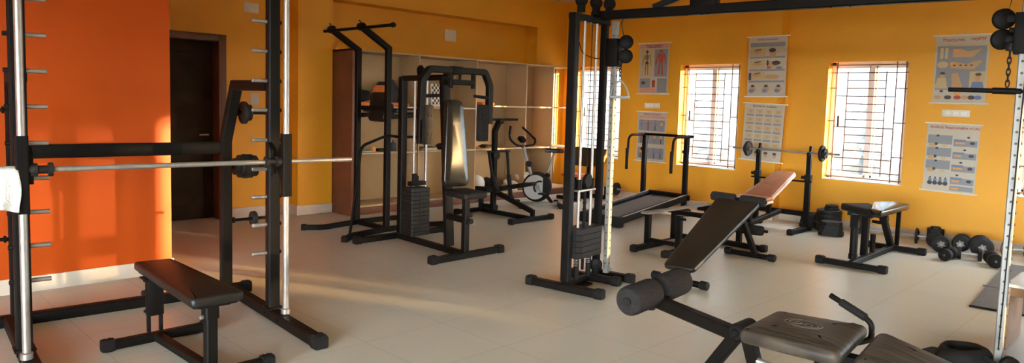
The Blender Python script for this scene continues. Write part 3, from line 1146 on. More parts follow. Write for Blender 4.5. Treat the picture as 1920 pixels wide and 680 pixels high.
# ================================================================== SMITH MACHINE (local axes: x to its front, y along the bar)
t = Thing('smith_machine', 'black smith machine with chrome guide rods and a long fixed bar, beside the orange wall', 'smith machine', (-4.467, 1.52, 0), -4.5, local=True)
BV = .69
for s in (-1, 1):
    q = MB().bar((0, s * BV, .07), (0, s * BV, 2.34), .075, .075, up=(1, 0, 0))
    q.box((0, s * BV, .075), (.12, .10, .012), .002)
    t.part('upright', q, 'black2')
    q = MB().bar((-.72, s * .68, .035), (.73, s * .68, .035), .075, .07)
    for bx in (-.02, .09, .19):
        bolt(q, (bx, s * .68 - .036, .035), (0, -1, 0), .011, .008)
    fb = t.part('base_rail', q, 'black2')
    t.part('end_cap', cap_at(MB(), (.72, s * .68, .037), (1, 0, 0), .086, .075), 'rubber', fb)
    rp = MB().sweep([(-.75, s * .64, .07), (-.75, s * .64, 1.14), (-.57, s * .655, 1.545), (-.03, s * .68, 1.545)], SQ(.07, .075), up=(0, 1, 0))
    t.part('rear_post', rp, 'black')
    rod = MB().cyl((.19, s * .70, .07), (.19, s * .70, 2.30), .0195, 20)
    rod.lathe([(.03, 0), (.03, .03), (.02, .035), (.02, 0)], (.19, s * .70, .075), (0, 0, 1))
    t.part('guide_rod', rod, 'chrome', label='chrome guide rod')
    for z in (.442, .632, .816, 1.0, 1.19, 1.385, 1.575, 1.765, 1.955, 2.14):
        pin = MB().cyl((-.01, s * (BV - .03), z), (-.01, s * (BV - .135), z), .0125, 12)
        t.part('safety_pin', pin, 'chrome')
        q = MB().cyl((-.01, s * (BV + .036), z), (-.01, s * (BV + .06), z), .013, 10)
        t.part('pin_nut', q, 'rubber')
    car = MB().bar((.19, s * .70, .84), (.19, s * .70, 1.24), .058, .058, up=(1, 0, 0))
    cg = t.part('carriage', car, 'black')
    q = MB().prism([(0, -.17), (-.10, -.05), (-.10, .07), (0, .17)], -.008, .008, frame3((.165, s * .70, 1.05), (1, 0, 0), (0, 0, 1)))
    t.part('gusset_plate', q, 'black', cg)
    q = MB().lathe([(.0145, 0), (.03, 0), (.034, .01), (.034, .03), (.022, .036), (.022, .075), (.036, .08), (.036, .10), (.0145, .105)], (.19, s * .665, 1.064), (0, -s, 0))
    t.part('bar_collar', q, 'iron', cg)
    hk = MB().sweep([(.10, s * .655, .98), (.10, s * .655, 1.13), (.04, s * .655, 1.17)], SQ(.02, .03), up=(0, 1, 0))
    t.part('lock_hook', hk, 'black', cg)
    for z, px in ((1.35, -.67), (.95, -.75), (.55, -.75)):
        pg = MB().cyl((px, s * .66, z), (px, s * .96, z), .0115, 12)
        pg.lathe([(.011, 0), (.022, 0), (.022, .012), (.011, .014)], (px, s * .69, z), (0, s, 0))
        t.part('plate_peg', pg, 'black')
t.part('lifting_bar', MB().cyl((.19, -1.24, 1.064), (.19, 1.16, 1.064), .0145, 20), 'chrome', label='long silver lifting bar')
q = MB().bar((-.75, -.80, .035), (-.75, .80, .035), .07, .07)
rb = t.part('rear_base_rail', q, 'black')
for s in (-1, 1):
    t.part('end_cap', cap_at(MB(), (-.75, s * .79, .036), (0, s, 0), .082, .06), 'rubber', rb)
t.part('rear_crossbar', MB().bar((-.755, -.66, 1.09), (-.755, .66, 1.09), .05, .088), 'black')
t.part('top_crossbar', MB().bar((0, -.73, 2.31), (0, .73, 2.31), .07, .07), 'black')

_c, _s = math.cos(math.radians(-4.5)), math.sin(math.radians(-4.5))
SM_W = lambda x, y, z: Vector((-4.467 + x * _c - y * _s, 1.52 + x * _s + y * _c, z))
AXP = (-_s, _c, 0)


def weight_plate_on(c, r, th, label, hexed=False, group='weight plates on the smith machine pegs'):
    mb = MB()
    if hexed:
        m = frame3(c, Vector((0, 0, 1)).cross(Vector(AXP)), (0, 0, 1))
        n = 12
        outer = [(r * math.cos(2 * math.pi * (i + .5) / n), r * math.sin(2 * math.pi * (i + .5) / n)) for i in range(n)]
        inner = [(.013 * math.cos(2 * math.pi * (i + .5) / n), .013 * math.sin(2 * math.pi * (i + .5) / n)) for i in range(n)]
        vs = [m @ Vector((*p, z)) for z in (-th / 2, th / 2) for p in outer] + [m @ Vector((*p, z)) for z in (-th / 2, th / 2) for p in inner]
        fs = []
        for i in range(n):
            j = (i + 1) % n
            fs += [[i, j, n + j, n + i], [2 * n + i, 2 * n + j, 3 * n + j, 3 * n + i], [i, j, 2 * n + j, 2 * n + i], [n + i, n + j, 3 * n + j, 3 * n + i]]
        mb.add(vs, fs)
    else:
        disc(mb, c, AXP, r, th)
    return single('weight_plate', mb, 'iron', label, 'weight plate', group, loc=c)


weight_plate_on(SM_W(-.67, .745, 1.35), .082, .030, 'small round plate against the slanted post, on the upper peg of the smith machine')
weight_plate_on(SM_W(-.67, .778, 1.35), .060, .030, 'smallest round plate hung outermost on the upper peg of the smith machine')
for i, (v, r) in enumerate(((.715, .062), (.748, .086), (.781, .092), (.814, .090), (.847, .080))):
    weight_plate_on(SM_W(-.75, v, .95), r, .030, ['smallest many-sided plate nearest the post on the middle peg, behind the lifting bar', 'second many-sided plate from the post on the middle peg', 'largest many-sided plate in the middle of the middle peg stack', 'fourth many-sided plate from the post on the middle peg', 'outermost many-sided plate on the middle peg of the smith machine'][i], True)
weight_plate_on(SM_W(-.75, .845, .55), .055, .034, 'single small plate on the lowest peg of the smith machine')

# towel hung over the left end of the bar
mb = MB()
nu, nv = 17, 20
prof = []
for i in range(nu):
    a = i / (nu - 1)
    if a < .42:
        k = a / .42
        prof.append((.215 + .018 * (1 - k), .865 + .19 * k))
    elif a < .58:
        k = (a - .42) / .16
        prof.append((.19 + .026 * math.cos(math.pi * k), 1.058 + .026 * math.sin(math.pi * k)))
    else:
        k = (a - .58) / .42
        prof.append((.165 - .015 * k, 1.055 - .16 * k))
vs, fs = [], []
for j in range(nv):
    y = -.722 - .30 * j / (nv - 1)
    for i, (x, z) in enumerate(prof):
        e = abs(i - (nu - 1) / 2) / ((nu - 1) / 2)
        vs.append(SM_W(x + (1 if i < nu / 2 else -1) * e * (.016 + .016 * math.sin(y * 55 + 2 * z)), y + .035 * e * (1 if j < nv / 2 else -1) * (.5 + .5 * math.sin(z * 20)), z + .012 * e * math.sin(y * 37)))
for j in range(nv - 1):
    for i in range(nu - 1):
        fs.append([j * nu + i, j * nu + i + 1, (j + 1) * nu + i + 1, (j + 1) * nu + i])
mb.add(vs, fs)
tw = single('towel', mb, 'towel', 'white towel hung over the left end of the smith machine bar', 'towel', loc=SM_W(.19, -.9, 1.07), smooth=80)
so = tw.modifiers.new('thickness', 'SOLIDIFY')
so.thickness = .006
so.offset = 0

# ================================================================== FLAT BENCH (left)
t = Thing('flat_bench', 'low flat bench with tapered black pad in front of the smith machine', 'bench', (-4.0, 1.49, 0))
q = MB().pad(rquad([(-4.63, 1.415), (-3.585, 1.362), (-3.585, 1.642), (-4.60, 1.632)], .035), .402, .452, .016, .004)
t.part('pad', q, 'vinyl')
t.part('pad_board', MB().prism(rquad([(-4.60, 1.43), (-3.60, 1.385), (-3.60, 1.62), (-4.58, 1.615)], .03), .392, .404), 'black')
q = MB().b2((-4.455, 1.425, .16), (-4.40, 1.515, .395), .006)
q.b2((-4.445, 1.428, .06), (-4.41, 1.443, .17), .002)
q.b2((-4.445, 1.497, .06), (-4.41, 1.512, .17), .002)
q.b2((-4.47, 1.40, .382), (-4.36, 1.54, .394), .002)
lg = t.part('leg', q, 'black2')
q = MB()
q.cyl((-4.43, 1.426, .30), (-4.43, 1.40, .30), .016, 12)
q.cyl((-4.43, 1.426, .19), (-4.43, 1.41, .19), .010, 8)
q.cyl((-4.43, 1.426, .375), (-4.43, 1.41, .375), .010, 8)
t.part('adjusting_knob', q, 'rubber', lg)
q = MB().bar((-3.69, 1.50, .06), (-3.69, 1.50, .35), .058, .058, up=(1, 0, 0))
q.bar((-3.69, 1.50, .31), (-3.69, 1.50, .395), .072, .072, up=(1, 0, 0))
q.b2((-3.76, 1.42, .382), (-3.62, 1.58, .394), .002)
lg = t.part('leg', q, 'black2')
t.part('bolt', MB().cyl((-3.69, 1.464, .32), (-3.69, 1.445, .32), .011, 8), 'silver', lg)
for x, nm in ((-4.41, 'far'), (-3.60, 'near')):
    rl = t.part('base_bar', MB().bar((x, 1.21, .033), (x, 1.77, .033), .052, .052), 'black2')
    for yy, s in ((1.21, -1), (1.77, 1)):
        t.part('end_cap', cap_at(MB(), (x, yy, .036), (0, s, 0), .066, .065), 'rubber', rl)
t.part('spine', MB().bar((-4.41, 1.475, .034), (-3.60, 1.50, .034), .050, .048), 'black2')

# ================================================================== POWER TOWER (dip / pull-up)
t = Thing('power_tower', 'tall black pull-up tower with slanted posts and padded backrest, before the shelving', 'pull-up tower', (-6.85, 4.6, 0))
PX = (-7.14, -6.545)
for i, x in enumerate(PX):
    q = MB().sweep([(x, 4.62, .05), (x, 4.62, 2.03), (x, 4.285, 2.225)], SQ(.062, .062), up=(1, 0, 0))
    ps = t.part('post', q, 'black')
    q = MB().cyl((x - .034, 4.27, 2.235), (x + .034, 4.27, 2.235), .042, 16)
    q.sweep([(x, 4.27, 2.27), (x, 4.24, 2.30)], RD(.006, 8))
    t.part('bar_clamp', q, 'black', ps)
    fx = .09 if i else -.05
    L1 = [(x + (.23 if i else -.02), 3.95, .03), (x + .10, 4.12, .03), (x, 4.62, .03), (x, 5.10, .03), (x + .09, 5.36, .03), (x + .10, 5.45, .03)]
    fr = t.part('foot_rail', MB().sweep(fillet(L1, .08, 4), SQ(.055, .055)), 'black')
    a = Vector(L1[0])
    t.part('end_cap', cap_at(MB(), a, a - Vector(L1[1]), .068, .055), 'rubber', fr)
    a = Vector(L1[-1])
    t.part('end_cap', cap_at(MB(), a, a - Vector(L1[-2]), .068, .055), 'rubber', fr)
t.part('pull_up_bar', MB().cyl((-7.30, 4.27, 2.222), (-5.98, 4.27, 2.222), .017, 16), 'black')
q = MB().lathe([(.018, 0), (.024, .004), (.026, .03), (.018, .05), (0, .052)], (-6.00, 4.27, 2.222), (1, 0, 0))
t.part('grip_end', q, 'rubber')
t.part('base_crossbar', MB().bar((PX[0], 4.62, .034), (PX[1], 4.62, .034), .052, .052), 'black')
q = MB().pad(rrect(-.165, -.20, .165, .14, .06), -.03, .045, .02, .008, frame3((-6.89, 4.76, 1.415), (1, 0, 0), (0, .14, .99)))
bk = t.part('backrest', q, 'vinyl')
q = MB().pad(rrect(-.16, -.06, .13, .06, .05), -.04, .03, .02, .004, frame3((-6.92, 4.80, 1.575), (1, 0, 0), (0, .35, .93)))
t.part('backrest_trim', q, 'orangecloth', bk, label='orange band along the top of the backrest')
t.part('backrest_bracket', MB().bar((PX[0], 4.68, 1.37), (PX[1], 4.68, 1.37), .04, .05), 'black')
for x, s in ((PX[0], 1), (PX[1], 1)):
    q = MB().sweep([(x, 4.62, 1.28), (x, 4.95, 1.30), (x, 5.12, 1.30)], SQ(.05, .05), up=(1, 0, 0))
    am = t.part('dip_arm', q, 'black')
    t.part('arm_pad', MB().pad(rrect(-.05, -.17, .05, .17, .03), 0, .05, .015, .004, Matrix.Translation((x, 4.88, 1.325))), 'vinyl', am)
    t.part('dip_grip', MB().cyl((x, 5.10, 1.30), (x, 5.10, 1.42), .017), 'rubber', am)


# ================================================================== CHEST PRESS STATION (multi gym)
t = Thing('multi_gym', 'black multi gym with pec fly arms, tall shiny backrest and weight stack', 'multi gym', (-5.6, 4.45, 0))
q = MB().bar((-6.165, 4.0, .033), (-6.165, 5.12, .033), .06, .06)
rl = t.part('rear_base_rail', q, 'black2')
for yy, s in ((4.0, -1), (5.12, 1)):
    t.part('end_cap', cap_at(MB(), (-6.165, yy, .036), (0, s, 0), .078, .07), 'rubber', rl)
q = MB().bar((-4.975, 4.03, .033), (-4.975, 4.86, .033), .06, .06)
for yy in (4.42, 4.60):
    bolt(q, (-4.945, yy, .035), (1, 0, 0), .010, .008)
rl = t.part('front_base_rail', q, 'black2')
for yy, s in ((4.03, -1), (4.86, 1)):
    t.part('end_cap', cap_at(MB(), (-4.975, yy, .036), (0, s, 0), .08, .07), 'rubber', rl)
t.part('spine', MB().bar((-6.165, 4.50, .034), (-4.975, 4.43, .034), .06, .056), 'black2')
q = MB().bar((-6.165, 4.545, .06), (-6.165, 4.545, 1.715), .075, .075, up=(1, 0, 0))
t.part('rear_upright', q, 'black2')
q = MB().sweep([(-6.165, 4.545, 1.70), (-5.30, 4.40, 1.70)], SQ(.06, .055))
t.part('top_beam', q, 'black')
q = MB().bar((-5.30, 4.49, .06), (-5.30, 4.39, 1.70), .10, .05, up=(1, 0, 0))
t.part('front_mast', q, 'black2')
for y, z1 in ((4.62, 1.69), (4.72, 1.69)):
    q = MB().cyl((-6.06 + (y - 4.62) * .8, y, .06), (-6.06 + (y - 4.62) * .8, y, z1), .012, 12)
    t.part('guide_rod', q, 'chrome')
q = MB().box((-6.03, 4.72, 1.72), (.2, .2, .03), .004)
q.lathe([(0, -.012), (.05, -.012), (.055, -.006), (.045, 0), (.055, .006), (.05, .012), (0, .012)], (-6.05, 4.68, 1.79), (0, 1, 0))
q.box((-6.05, 4.68, 1.76), (.05, .05, .06), .004)
t.part('top_pulley', q, 'black')
for i in range(12):
    z = .062 + .042 * i
    q = MB().prism(hexpoly(.20, .24, .06), z, z + .037, Matrix.Translation((-5.98, 4.59, 0)))
    if i < 11:
        q.box((-5.876, 4.59, z + .019), (.01, .05, .012), .002)
    t.part('stack_plate', q, 'iron')
q = MB().cyl((-6.0, 4.62, .57), (-6.0, 4.62, .68), .02, 12)
q.box((-6.0, 4.62, .60), (.07, .20, .045), .006)
q.cyl((-6.0, 4.59, .62), (-6.0, 4.59, .70), .03)
t.part('stack_head', q, 'black')
t.part('cable', MB().cyl((-6.0, 4.62, .68), (-6.05, 4.66, 1.74), .004, 8), 'rubber')
q = MB().box((-6.165, 4.80, .55), (.02, .02, .02), 0)
q.v, q.f = [], []
q.tube([(-6.40, 4.06, .059), (-6.36, 4.12, .62), (-6.36, 4.16, .98), (-6.18, 4.36, 1.10), (-6.165, 4.52, 1.08)], .015, 12, .07)
q.tube([(-6.165, 4.56, 1.08), (-6.165, 4.75, 1.08), (-6.165, 4.86, 1.0), (-6.165, 4.87, .06)], .015, 12, .07)
t.part('cable_guard', q, 'black')
# backrest
bw = rquad([(-.14, -.42), (.155, -.42), (.095, .40), (-.085, .40)], .07)
q = MB().pad([(p[0], p[1]) for p in bw], -.03, .035, .02, .012, frame3((-5.15, 4.395, 1.09), (.13, 1, 0), (-.082, -.075, 1)))
bk = t.part('backrest', q, 'vinyl_gloss', label='tall tapered shiny black backrest')
q = MB().bar((-5.29, 4.43, .80), (-5.19, 4.42, .80), .05)
q.bar((-5.29, 4.41, 1.32), (-5.19, 4.40, 1.32), .05)
t.part('backrest_bracket', q, 'black', bk)
# seat
q = MB().pad(rquad([(-5.17, 4.30), (-4.80, 4.24), (-4.80, 4.54), (-5.17, 4.58)], .05), .585, .645, .02, .006)
t.part('seat', q, 'rubber')
q = MB().bar((-4.985, 4.42, .06), (-4.985, 4.42, .59), .06, .06, up=(1, 0, 0))
sp = t.part('seat_post', q, 'black')
t.part('seat_brace', MB().bar((-5.28, 4.46, .36), (-4.985, 4.42, .36), .05, .055), 'black')
q = MB().cyl((-4.955, 4.43, .36), (-4.91, 4.43, .36), .026, 14)
q.cyl((-4.985, 4.43, .41), (-4.93, 4.45, .41), .018, 12)
t.part('knob', q, 'rubber', sp)
t.part('pin', MB().cyl((-4.93, 4.45, .335), (-4.895, 4.46, .335), .013, 12), 'silver', sp)
# pec arms
XQ = -5.17
q = MB().sweep(fillet([(XQ, 4.01, 1.30), (XQ, 4.02, 1.66), (XQ, 4.10, 1.765), (XQ, 4.39, 1.765)], .03, 3), SQ(.062, .062), up=(1, 0, 0))
q.v += []
ar = t.part('fly_arm', q, 'black2')
q2 = MB().pad(rrect(-.05, -.18, .05, .18, .02), -.03, .03, .015, .004, frame3((XQ + .02, 4.075, 1.255), (0, 1, 0), (0, 0, 1)))
t.part('arm_pad', q2, 'foam', ar)
t.part('arm_tube', MB().bar((XQ - .02, 4.015, 1.08), (XQ - .02, 4.015, 1.34), .045, .045, up=(1, 0, 0)), 'black2', ar)
t.part('hand_grip', MB().cyl((XQ + .01, 4.02, 1.515), (XQ + .01, 4.22, 1.525), .016), 'rubber', ar)
q = MB().sweep(fillet([(XQ, 4.86, 1.26), (XQ, 4.86, 1.64), (XQ, 4.79, 1.765), (XQ, 4.45, 1.765)], .03, 3), SQ(.062, .062), up=(1, 0, 0))
ar = t.part('fly_arm', q, 'black2')
q2 = MB().pad(rrect(-.06, -.18, .06, .18, .02), -.03, .03, .015, .004, frame3((XQ + .02, 4.755, 1.27), (0, 1, 0), (0, 0, 1)))
t.part('arm_pad', q2, 'foam', ar)
t.part('arm_tube', MB().bar((XQ - .02, 4.84, 1.09), (XQ - .02, 4.84, 1.34), .045, .045, up=(1, 0, 0)), 'black2', ar)
t.part('hand_grip', MB().cyl((XQ + .01, 4.86, 1.515), (XQ + .01, 4.65, 1.53), .016), 'rubber', ar)
q = MB().bar((-5.30, 4.40, 1.74), (XQ + .03, 4.42, 1.76), .07, .06)
q.box((XQ, 4.42, 1.765), (.075, .12, .075), .005)
q.cyl((XQ, 4.36, 1.60), (XQ, 4.36, 1.76), .022)
q.cyl((XQ, 4.64, 1.60), (XQ, 4.64, 1.76), .022)
q.cyl((XQ, 4.47, 1.66), (XQ, 4.47, 1.76), .013)
q.bar((XQ, 4.36, 1.655), (XQ, 4.64, 1.655), .05, .05)
t.part('arm_pivot', q, 'black')

# ================================================================== STEPPER-ROWER
t = Thing('rowing_machine', 'low black lever machine with a handlebar mast and two pistons, before the shelving', 'exercise machine', (-6.5, 6.45, 0))
MX, MY = -6.79, 6.50
q = MB().bar((-6.03, 6.09, .035), (-6.03, 6.80, .035), .055, .055)
rl = t.part('front_base_rail', q, 'black')
for yy, s in ((6.09, -1), (6.80, 1)):
    t.part('end_cap', cap_at(MB(), (-6.03, yy, .037), (0, s, 0), .07, .06), 'rubber', rl)
q = MB().bar((-7.02, 6.07, .035), (-7.02, 6.75, .035), .055, .055)
rl = t.part('rear_base_rail', q, 'black')
for yy, s in ((6.07, -1), (6.75, 1)):
    t.part('end_cap', cap_at(MB(), (-7.02, yy, .037), (0, s, 0), .07, .06), 'rubber', rl)
t.part('spine', MB().bar((-7.02, 6.48, .035), (-6.03, 6.46, .035), .055, .055), 'black')
q = MB().sweep([(MX, MY, .05), (MX, MY, 1.10), (MX + .06, MY + .03, 1.25)], SQ(.065, .065), up=(0, 1, 0))
ms = t.part('mast', q, 'black')
t.part('mast_bracket', MB().cyl((MX - .04, MY, .78), (MX + .05, MY, .78), .06, 16), 'black', ms)
q = MB().cyl((MX + .06, 6.34, 1.25), (MX + .06, 6.86, 1.25), .016)
q.cyl((MX + .06, MY + .0, 1.23), (MX + .06, MY + .08, 1.23), .035)
t.part('handlebar', q, 'rubber')
for y0, y1, zb in ((6.36, 6.40, .34), (6.70, 6.66, .22)):
    q = MB().cyl((MX + .04, y0, .84), (MX + .10, (y0 + y1) / 2, .50), .020)
    q.cyl((MX + .10, (y0 + y1) / 2, .52), (MX + .17, y1, zb), .030)
    t.part('piston', q, 'black')
    t.part('piston_joint', MB().cyl((MX + .17, y1 - .03, zb), (MX + .17, y1 + .03, zb), .035, 14), 'rubber')
t.part('piston_crossbar', MB().cyl((MX + .04, 6.34, .83), (MX + .04, 6.74, .83), .014), 'black')
q = MB().sweep([(MX - .02, 6.40, .32), (-6.62, 6.55, .36), (-6.30, 6.62, .43)], SQ(.075, .06))
pl_ = t.part('pedal_lever', q, 'black')
t.part('pedal', MB().pad(rrect(-.10, -.06, .10, .06, .02), -.01, .035, .012, .003, frame3((-6.27, 6.62, .42), (.95, .1, .2), (-.1, 1, 0))), 'rubber', pl_)
q = MB().bar((MX, 6.52, .30), (-6.20, 6.62, .10), .06, .06)
q.bar((-6.18, 6.62, .03), (-6.18, 6.62, .12), .05, .05, up=(1, 0, 0))
t.part('lower_beam', q, 'black')
q = MB().bar((-6.96, 6.44, .05), (-6.96, 6.44, .32), .055, .055, up=(1, 0, 0))
q.bar((-6.98, 6.36, .33), (-6.70, 6.46, .33), .06, .06)
q.bar((-6.96, 6.44, .10), (-6.80, 6.50, .10), .05, .05)
t.part('rear_strut', q, 'black')

# ================================================================== EXERCISE BIKE
t = Thing('exercise_bike', 'silver and black upright exercise bike with a round flywheel case', 'exercise bike', (-6.9, 7.5, 0))
A = Vector((.62, .78, 0)).normalized()                # from handlebar towards the saddle
N = Vector((A.y, -A.x, 0))                            # towards the viewer
O = Vector((-6.90, 7.47, 0))
P = lambda a, z, n=0: O + A * a + N * n + Vector((0, 0, z))
q = MB().lathe([(0, -.045), (.16, -.045), (.20, -.03), (.215, 0), (.20, .03), (.16, .045), (0, .045)], P(0, .285), N, 40)
wh = t.part('flywheel_case', q, 'rubber')
q = MB().prism([(.165 * math.cos(math.radians(a)), .175 * math.sin(math.radians(a))) for a in range(50, 311, 13)], .040, .052, frame3(P(-.035, .285), A, (0, 0, 1)))
t.part('case_cover', q, 'lightgrey', wh, label='pale grey cover of the flywheel')
q = MB().sweep([P(.03 + .085 * math.cos(math.radians(a_)), .285 + .085 * math.sin(math.radians(a_)), .055) for a_ in range(70, 231, 16)], RD(.012, 8), up=N)
t.part('case_ring', q, 'rubber', wh)
q = MB().bar(P(.0, .285, .06), P(.06, .20, .075), .022, .012, up=N)
q.cyl(P(.0, .285, .045), P(.0, .285, .08), .03)
t.part('crank', q, 'silver')
t.part('pedal', MB().box(P(.06, .20, .12), (.09, .09, .025), .006), 'rubber')
t.part('front_column', MB().bar(P(-.07, .38), P(-.22, .87), .045, .06, up=N), 'silver')
q = MB().tube([P(-.42, 1.15, .12), P(-.44, .98, .12), P(-.33, .88, .10), P(-.22, .86, .02), P(-.22, .86, -.02)], .016, 12, .08)
q.tube([P(-.22, .86, .02), P(-.05, .88, -.08), P(-.02, .95, -.12), P(-.16, 1.08, -.16), P(-.22, 1.13, -.16)], .016, 12, .06)
t.part('handlebar', q, 'black')
t.part('console', MB().box(P(-.24, .96), (.10, .10, .06), .015, Matrix.Rotation(.6, 4, 'Y')), 'black')
q = MB().cyl(P(-.14, .62, .02), P(-.14, .62, .10), .042)
t.part('tension_knob', q, 'rubber')
t.part('seat_post', MB().bar(P(.09, .33), P(.24, .78), .03, .04, up=N), 'silver')
t.part('seat_knob', MB().cyl(P(.14, .46, .01), P(.14, .46, .075), .03), 'rubber')
q = MB().pad([(-.14, -.03), (-.05, -.045), (.06, -.10), (.12, -.08), (.13, 0), (.12, .08), (.06, .10), (-.05, .045), (-.14, .03)], -.02, .035, .018, .006, frame3(P(.24, .80), A, N.cross(A).cross(A)))
t.part('saddle', q, 'vinyl')
t.part('base_beam', MB().bar(P(-.22, .045), P(.30, .045), .05, .05), 'silver')
for a in (-.25, .32):
    q = MB().bar(P(a, .035, -.22), P(a, .035, .22), .055, .05)
    ft = t.part('foot_bar', q, 'black')
    for s in (-1, 1):
        t.part('end_cap', cap_at(MB(), P(a, .035, .22 * s), N * s, .068, .05), 'rubber', ft)
q = MB().bar(P(.05, .28), P(.22, .06), .05, .05)
t.part('rear_strut', q, 'black')

# ================================================================== CABLE CROSSOVER (local axes: x from the left tower to the right one)
t = Thing('cable_crossover', 'black cable crossover machine with two towers, silver drilled uprights and a top beam', 'cable machine', (-2.2, 4.75, 0), 8, local=True)
BZ = 2.20


def drilled(x, y, z0, z1, w=.052, d=.04):
    """silver upright with a row of adjustment holes on its front face"""
    mb = MB().bar((x, y, z0), (x, y, z1), d, w, up=(0, 1, 0))
    return mb


def cable_tower(s, stack=True):
    up, us, vb, vf = (-1.50 if s < 0 else 1.63), (-1.41 if s < 0 else 1.378), (-.215 if s < 0 else .30), (.285 if s < 0 else -.06)
    q = MB().bar((up, vb, .06), (up, vb, 2.16), .06, .075, up=(1, 0, 0))
    t.part('black_post', q, 'black2')
    q = MB().bar((up + s * .0 - .0, vf - .02, .06), (up, vf - .02, 2.16), .055, .055, up=(1, 0, 0))
    t.part('black_post', q, 'black')
    q = MB().bar((us, vf, .06), (us, vf, BZ - .03), .05, .045, up=(1, 0, 0))
    su = t.part('silver_upright', q, 'silver', label='silver upright drilled with a row of holes')
    q = MB()
    z = .14
    while z < 2.1:
        q.cyl((us, vf - .0225, z), (us, vf - .0265, z), .0075, 10, .001)
        q.cyl((us + .025, vf, z), (us + .029, vf, z), .0075, 10, .001)
        z += .066
    t.part('hole_pattern', q, 'ink', su)
    k_ = 1 if s < 0 else -1
    t.part('top_rail', MB().bar((up, vb - k_ * .035, 2.165), (up, vf + k_ * .02, 2.165), .065, .055), 'black')
    # feet
    for v, a, c in ((-.295, -.28, .36), (.15, -.16, .26), (.32, -.02, .30)) if s < 0 else ((.36, -.36, .0), (.12, -.28, .0), (-.10, -.30, .0)):
        x0, x1 = up - s * (-a if s > 0 else -a) , up + c
        if s > 0:
            x0, x1 = up - c, up - a
        else:
            x0, x1 = up + a, up + c
        q = MB().bar((x0, v, .033), (x1, v, .033), .062, .06)
        rl = t.part('base_rail', q, 'black2')
        for xx, k in ((x0, -1), (x1, 1)):
            t.part('end_cap', cap_at(MB(), (xx, v, .036), (k, 0, 0), .076, .065), 'rubber', rl)
    q = MB().bar((up, -.295 if s < 0 else -.10, .034), (up, .32 if s < 0 else .36, .034), .05, .05)
    q.box((up + .03, -.10 if s < 0 else .22, .012), (.16, .26, .016), .003)
    t.part('base_plate', q, 'black')
    VC = .005 if s < 0 else .13
    ZS = 0 if s < 0 else .16
    # guide rods, springs, plates, lifting head
    for v in ((-.09, .10) if s < 0 else (.04, .22)):
        t.part('guide_rod', MB().cyl((up + .02, v, .05), (up + .02, v, 2.14), .012, 14), 'chrome')
        q = MB().cyl((up + .02, v, .05), (up + .02, v, .16 + ZS), .022, 14)
        pts = [(up + .02 + .021 * math.cos(i * .9), v + .021 * math.sin(i * .9), .15 + ZS + i * .0022) for i in range(42)]
        q.tube(pts, .004, 6)
        t.part('spring', q, 'rubber')
    for i in range(5):
        z = .245 + ZS + .048 * i
        t.part('stack_plate', MB().prism(hexpoly(.17, .38, .22), z, z + .044, Matrix.Translation((up + .02, VC, 0))), 'iron')
    q = MB().cyl((up + .02, VC, .12 + ZS), (up + .02, VC, .80), .013, 12)
    for i in range(5):
        q.cyl((up + .02, VC, .52 + .05 * i), (up + .02, VC, .53 + .05 * i), .017, 12, .001)
    st = t.part('selector_stem', q, 'black')
    q = MB().b2((up - .005, VC - .135, .775), (up + .045, VC + .135, .79), .003)
    t.part('head_bar', q, 'chrome')
    for v in ((-.09, .10) if s < 0 else (.04, .22)):
        t.part('head_sleeve', MB().cyl((up + .02, v, .79), (up + .02, v, .875), .025), 'black')
    q = MB().lathe([(0, -.015), (.055, -.015), (.06, -.009), (.05, 0), (.06, .009), (.055, .015), (0, .015)], (up + .04, VC, .86), (1, 0, 0))
    q.box((up + .02, VC, .83), (.03, .05, .09), .004)
    t.part('head_pulley', q, 'black')
    # top pulleys
    for x, v in (((up, -.12), (up + .03, .06), (us, .17)) if s < 0 else ((up, .24), (up - .03, .13), (us, .02))):
        q = MB().lathe([(0, -.014), (.044, -.014), (.05, -.009), (.042, 0), (.05, .009), (.044, .014), (0, .014)], (x, v, 2.30), (1, -1, 0))
        q.box((x, v, 2.245), (.05, .05, .08), .004)
        t.part('top_pulley', q, 'black')
    # carriage with two pulleys on the silver upright
    dz = 0 if s < 0 else .03
    q = MB().b2((us - .05, vf - .055, 1.80 + dz), (us + .05, vf + .05, 2.03 + dz), .006)
    q.cyl((us - .075, vf - .02, 1.93 + dz), (us - .045, vf - .02, 1.93 + dz), .018)
    q.cyl((us - .07, vf - .02, 1.86 + dz), (us - .045, vf - .02, 1.86 + dz), .012)
    cg = t.part('carriage', q, 'black')
    for zz in (2.0, 1.885):
        q = MB().lathe([(0, -.018), (.05, -.018), (.058, -.012), (.048, 0), (.058, .012), (.05, .018), (0, .018)], (us - s * .105, vf - .0, zz + dz), (.45, -.9, 0), 28)
        q.b2((us - s * .105, vf - .012, zz - .02 + dz), (us - s * .04, vf + .012, zz + .02 + dz), .003)
        t.part('carriage_pulley', q, 'black', cg)
    # low pulley
    q = MB().lathe([(0, -.018), (.046, -.018), (.054, -.012), (.044, 0), (.054, .012), (.046, .018), (0, .018)], (us - s * (-.045 if s < 0 else -.06), vf - .10, .135 if s < 0 else .075), (.5, -.87, 0), 28)
    q.box((us + (-.045 if s < 0 else .06), vf - .10, .09 if s < 0 else .05), (.05, .05, .09), .004)
    t.part('low_pulley', q, 'black')
    q = MB().cyl((us + .03, vf - .02, .10), (us + .06, vf - .02, .10), .012, 10)
    t.part('floor_bolt', q, 'silver')
    # cables
    q = MB().tube([(us - s * .115, vf - .03, 2.26), (us - s * .07, vf - .03, 2.15), (us - s * .09, vf - .02, 2.04)], .0035, 6)
    q.tube([(up + .03, VC, .92), (up + .03, VC + .01, 2.26)], .0035, 6)
    q.tube([(up, vb + k_ * .065, 2.26), (up - .01, vb + k_ * .055, 1.2), (up, vb + k_ * .065, .10)], .0035, 6)
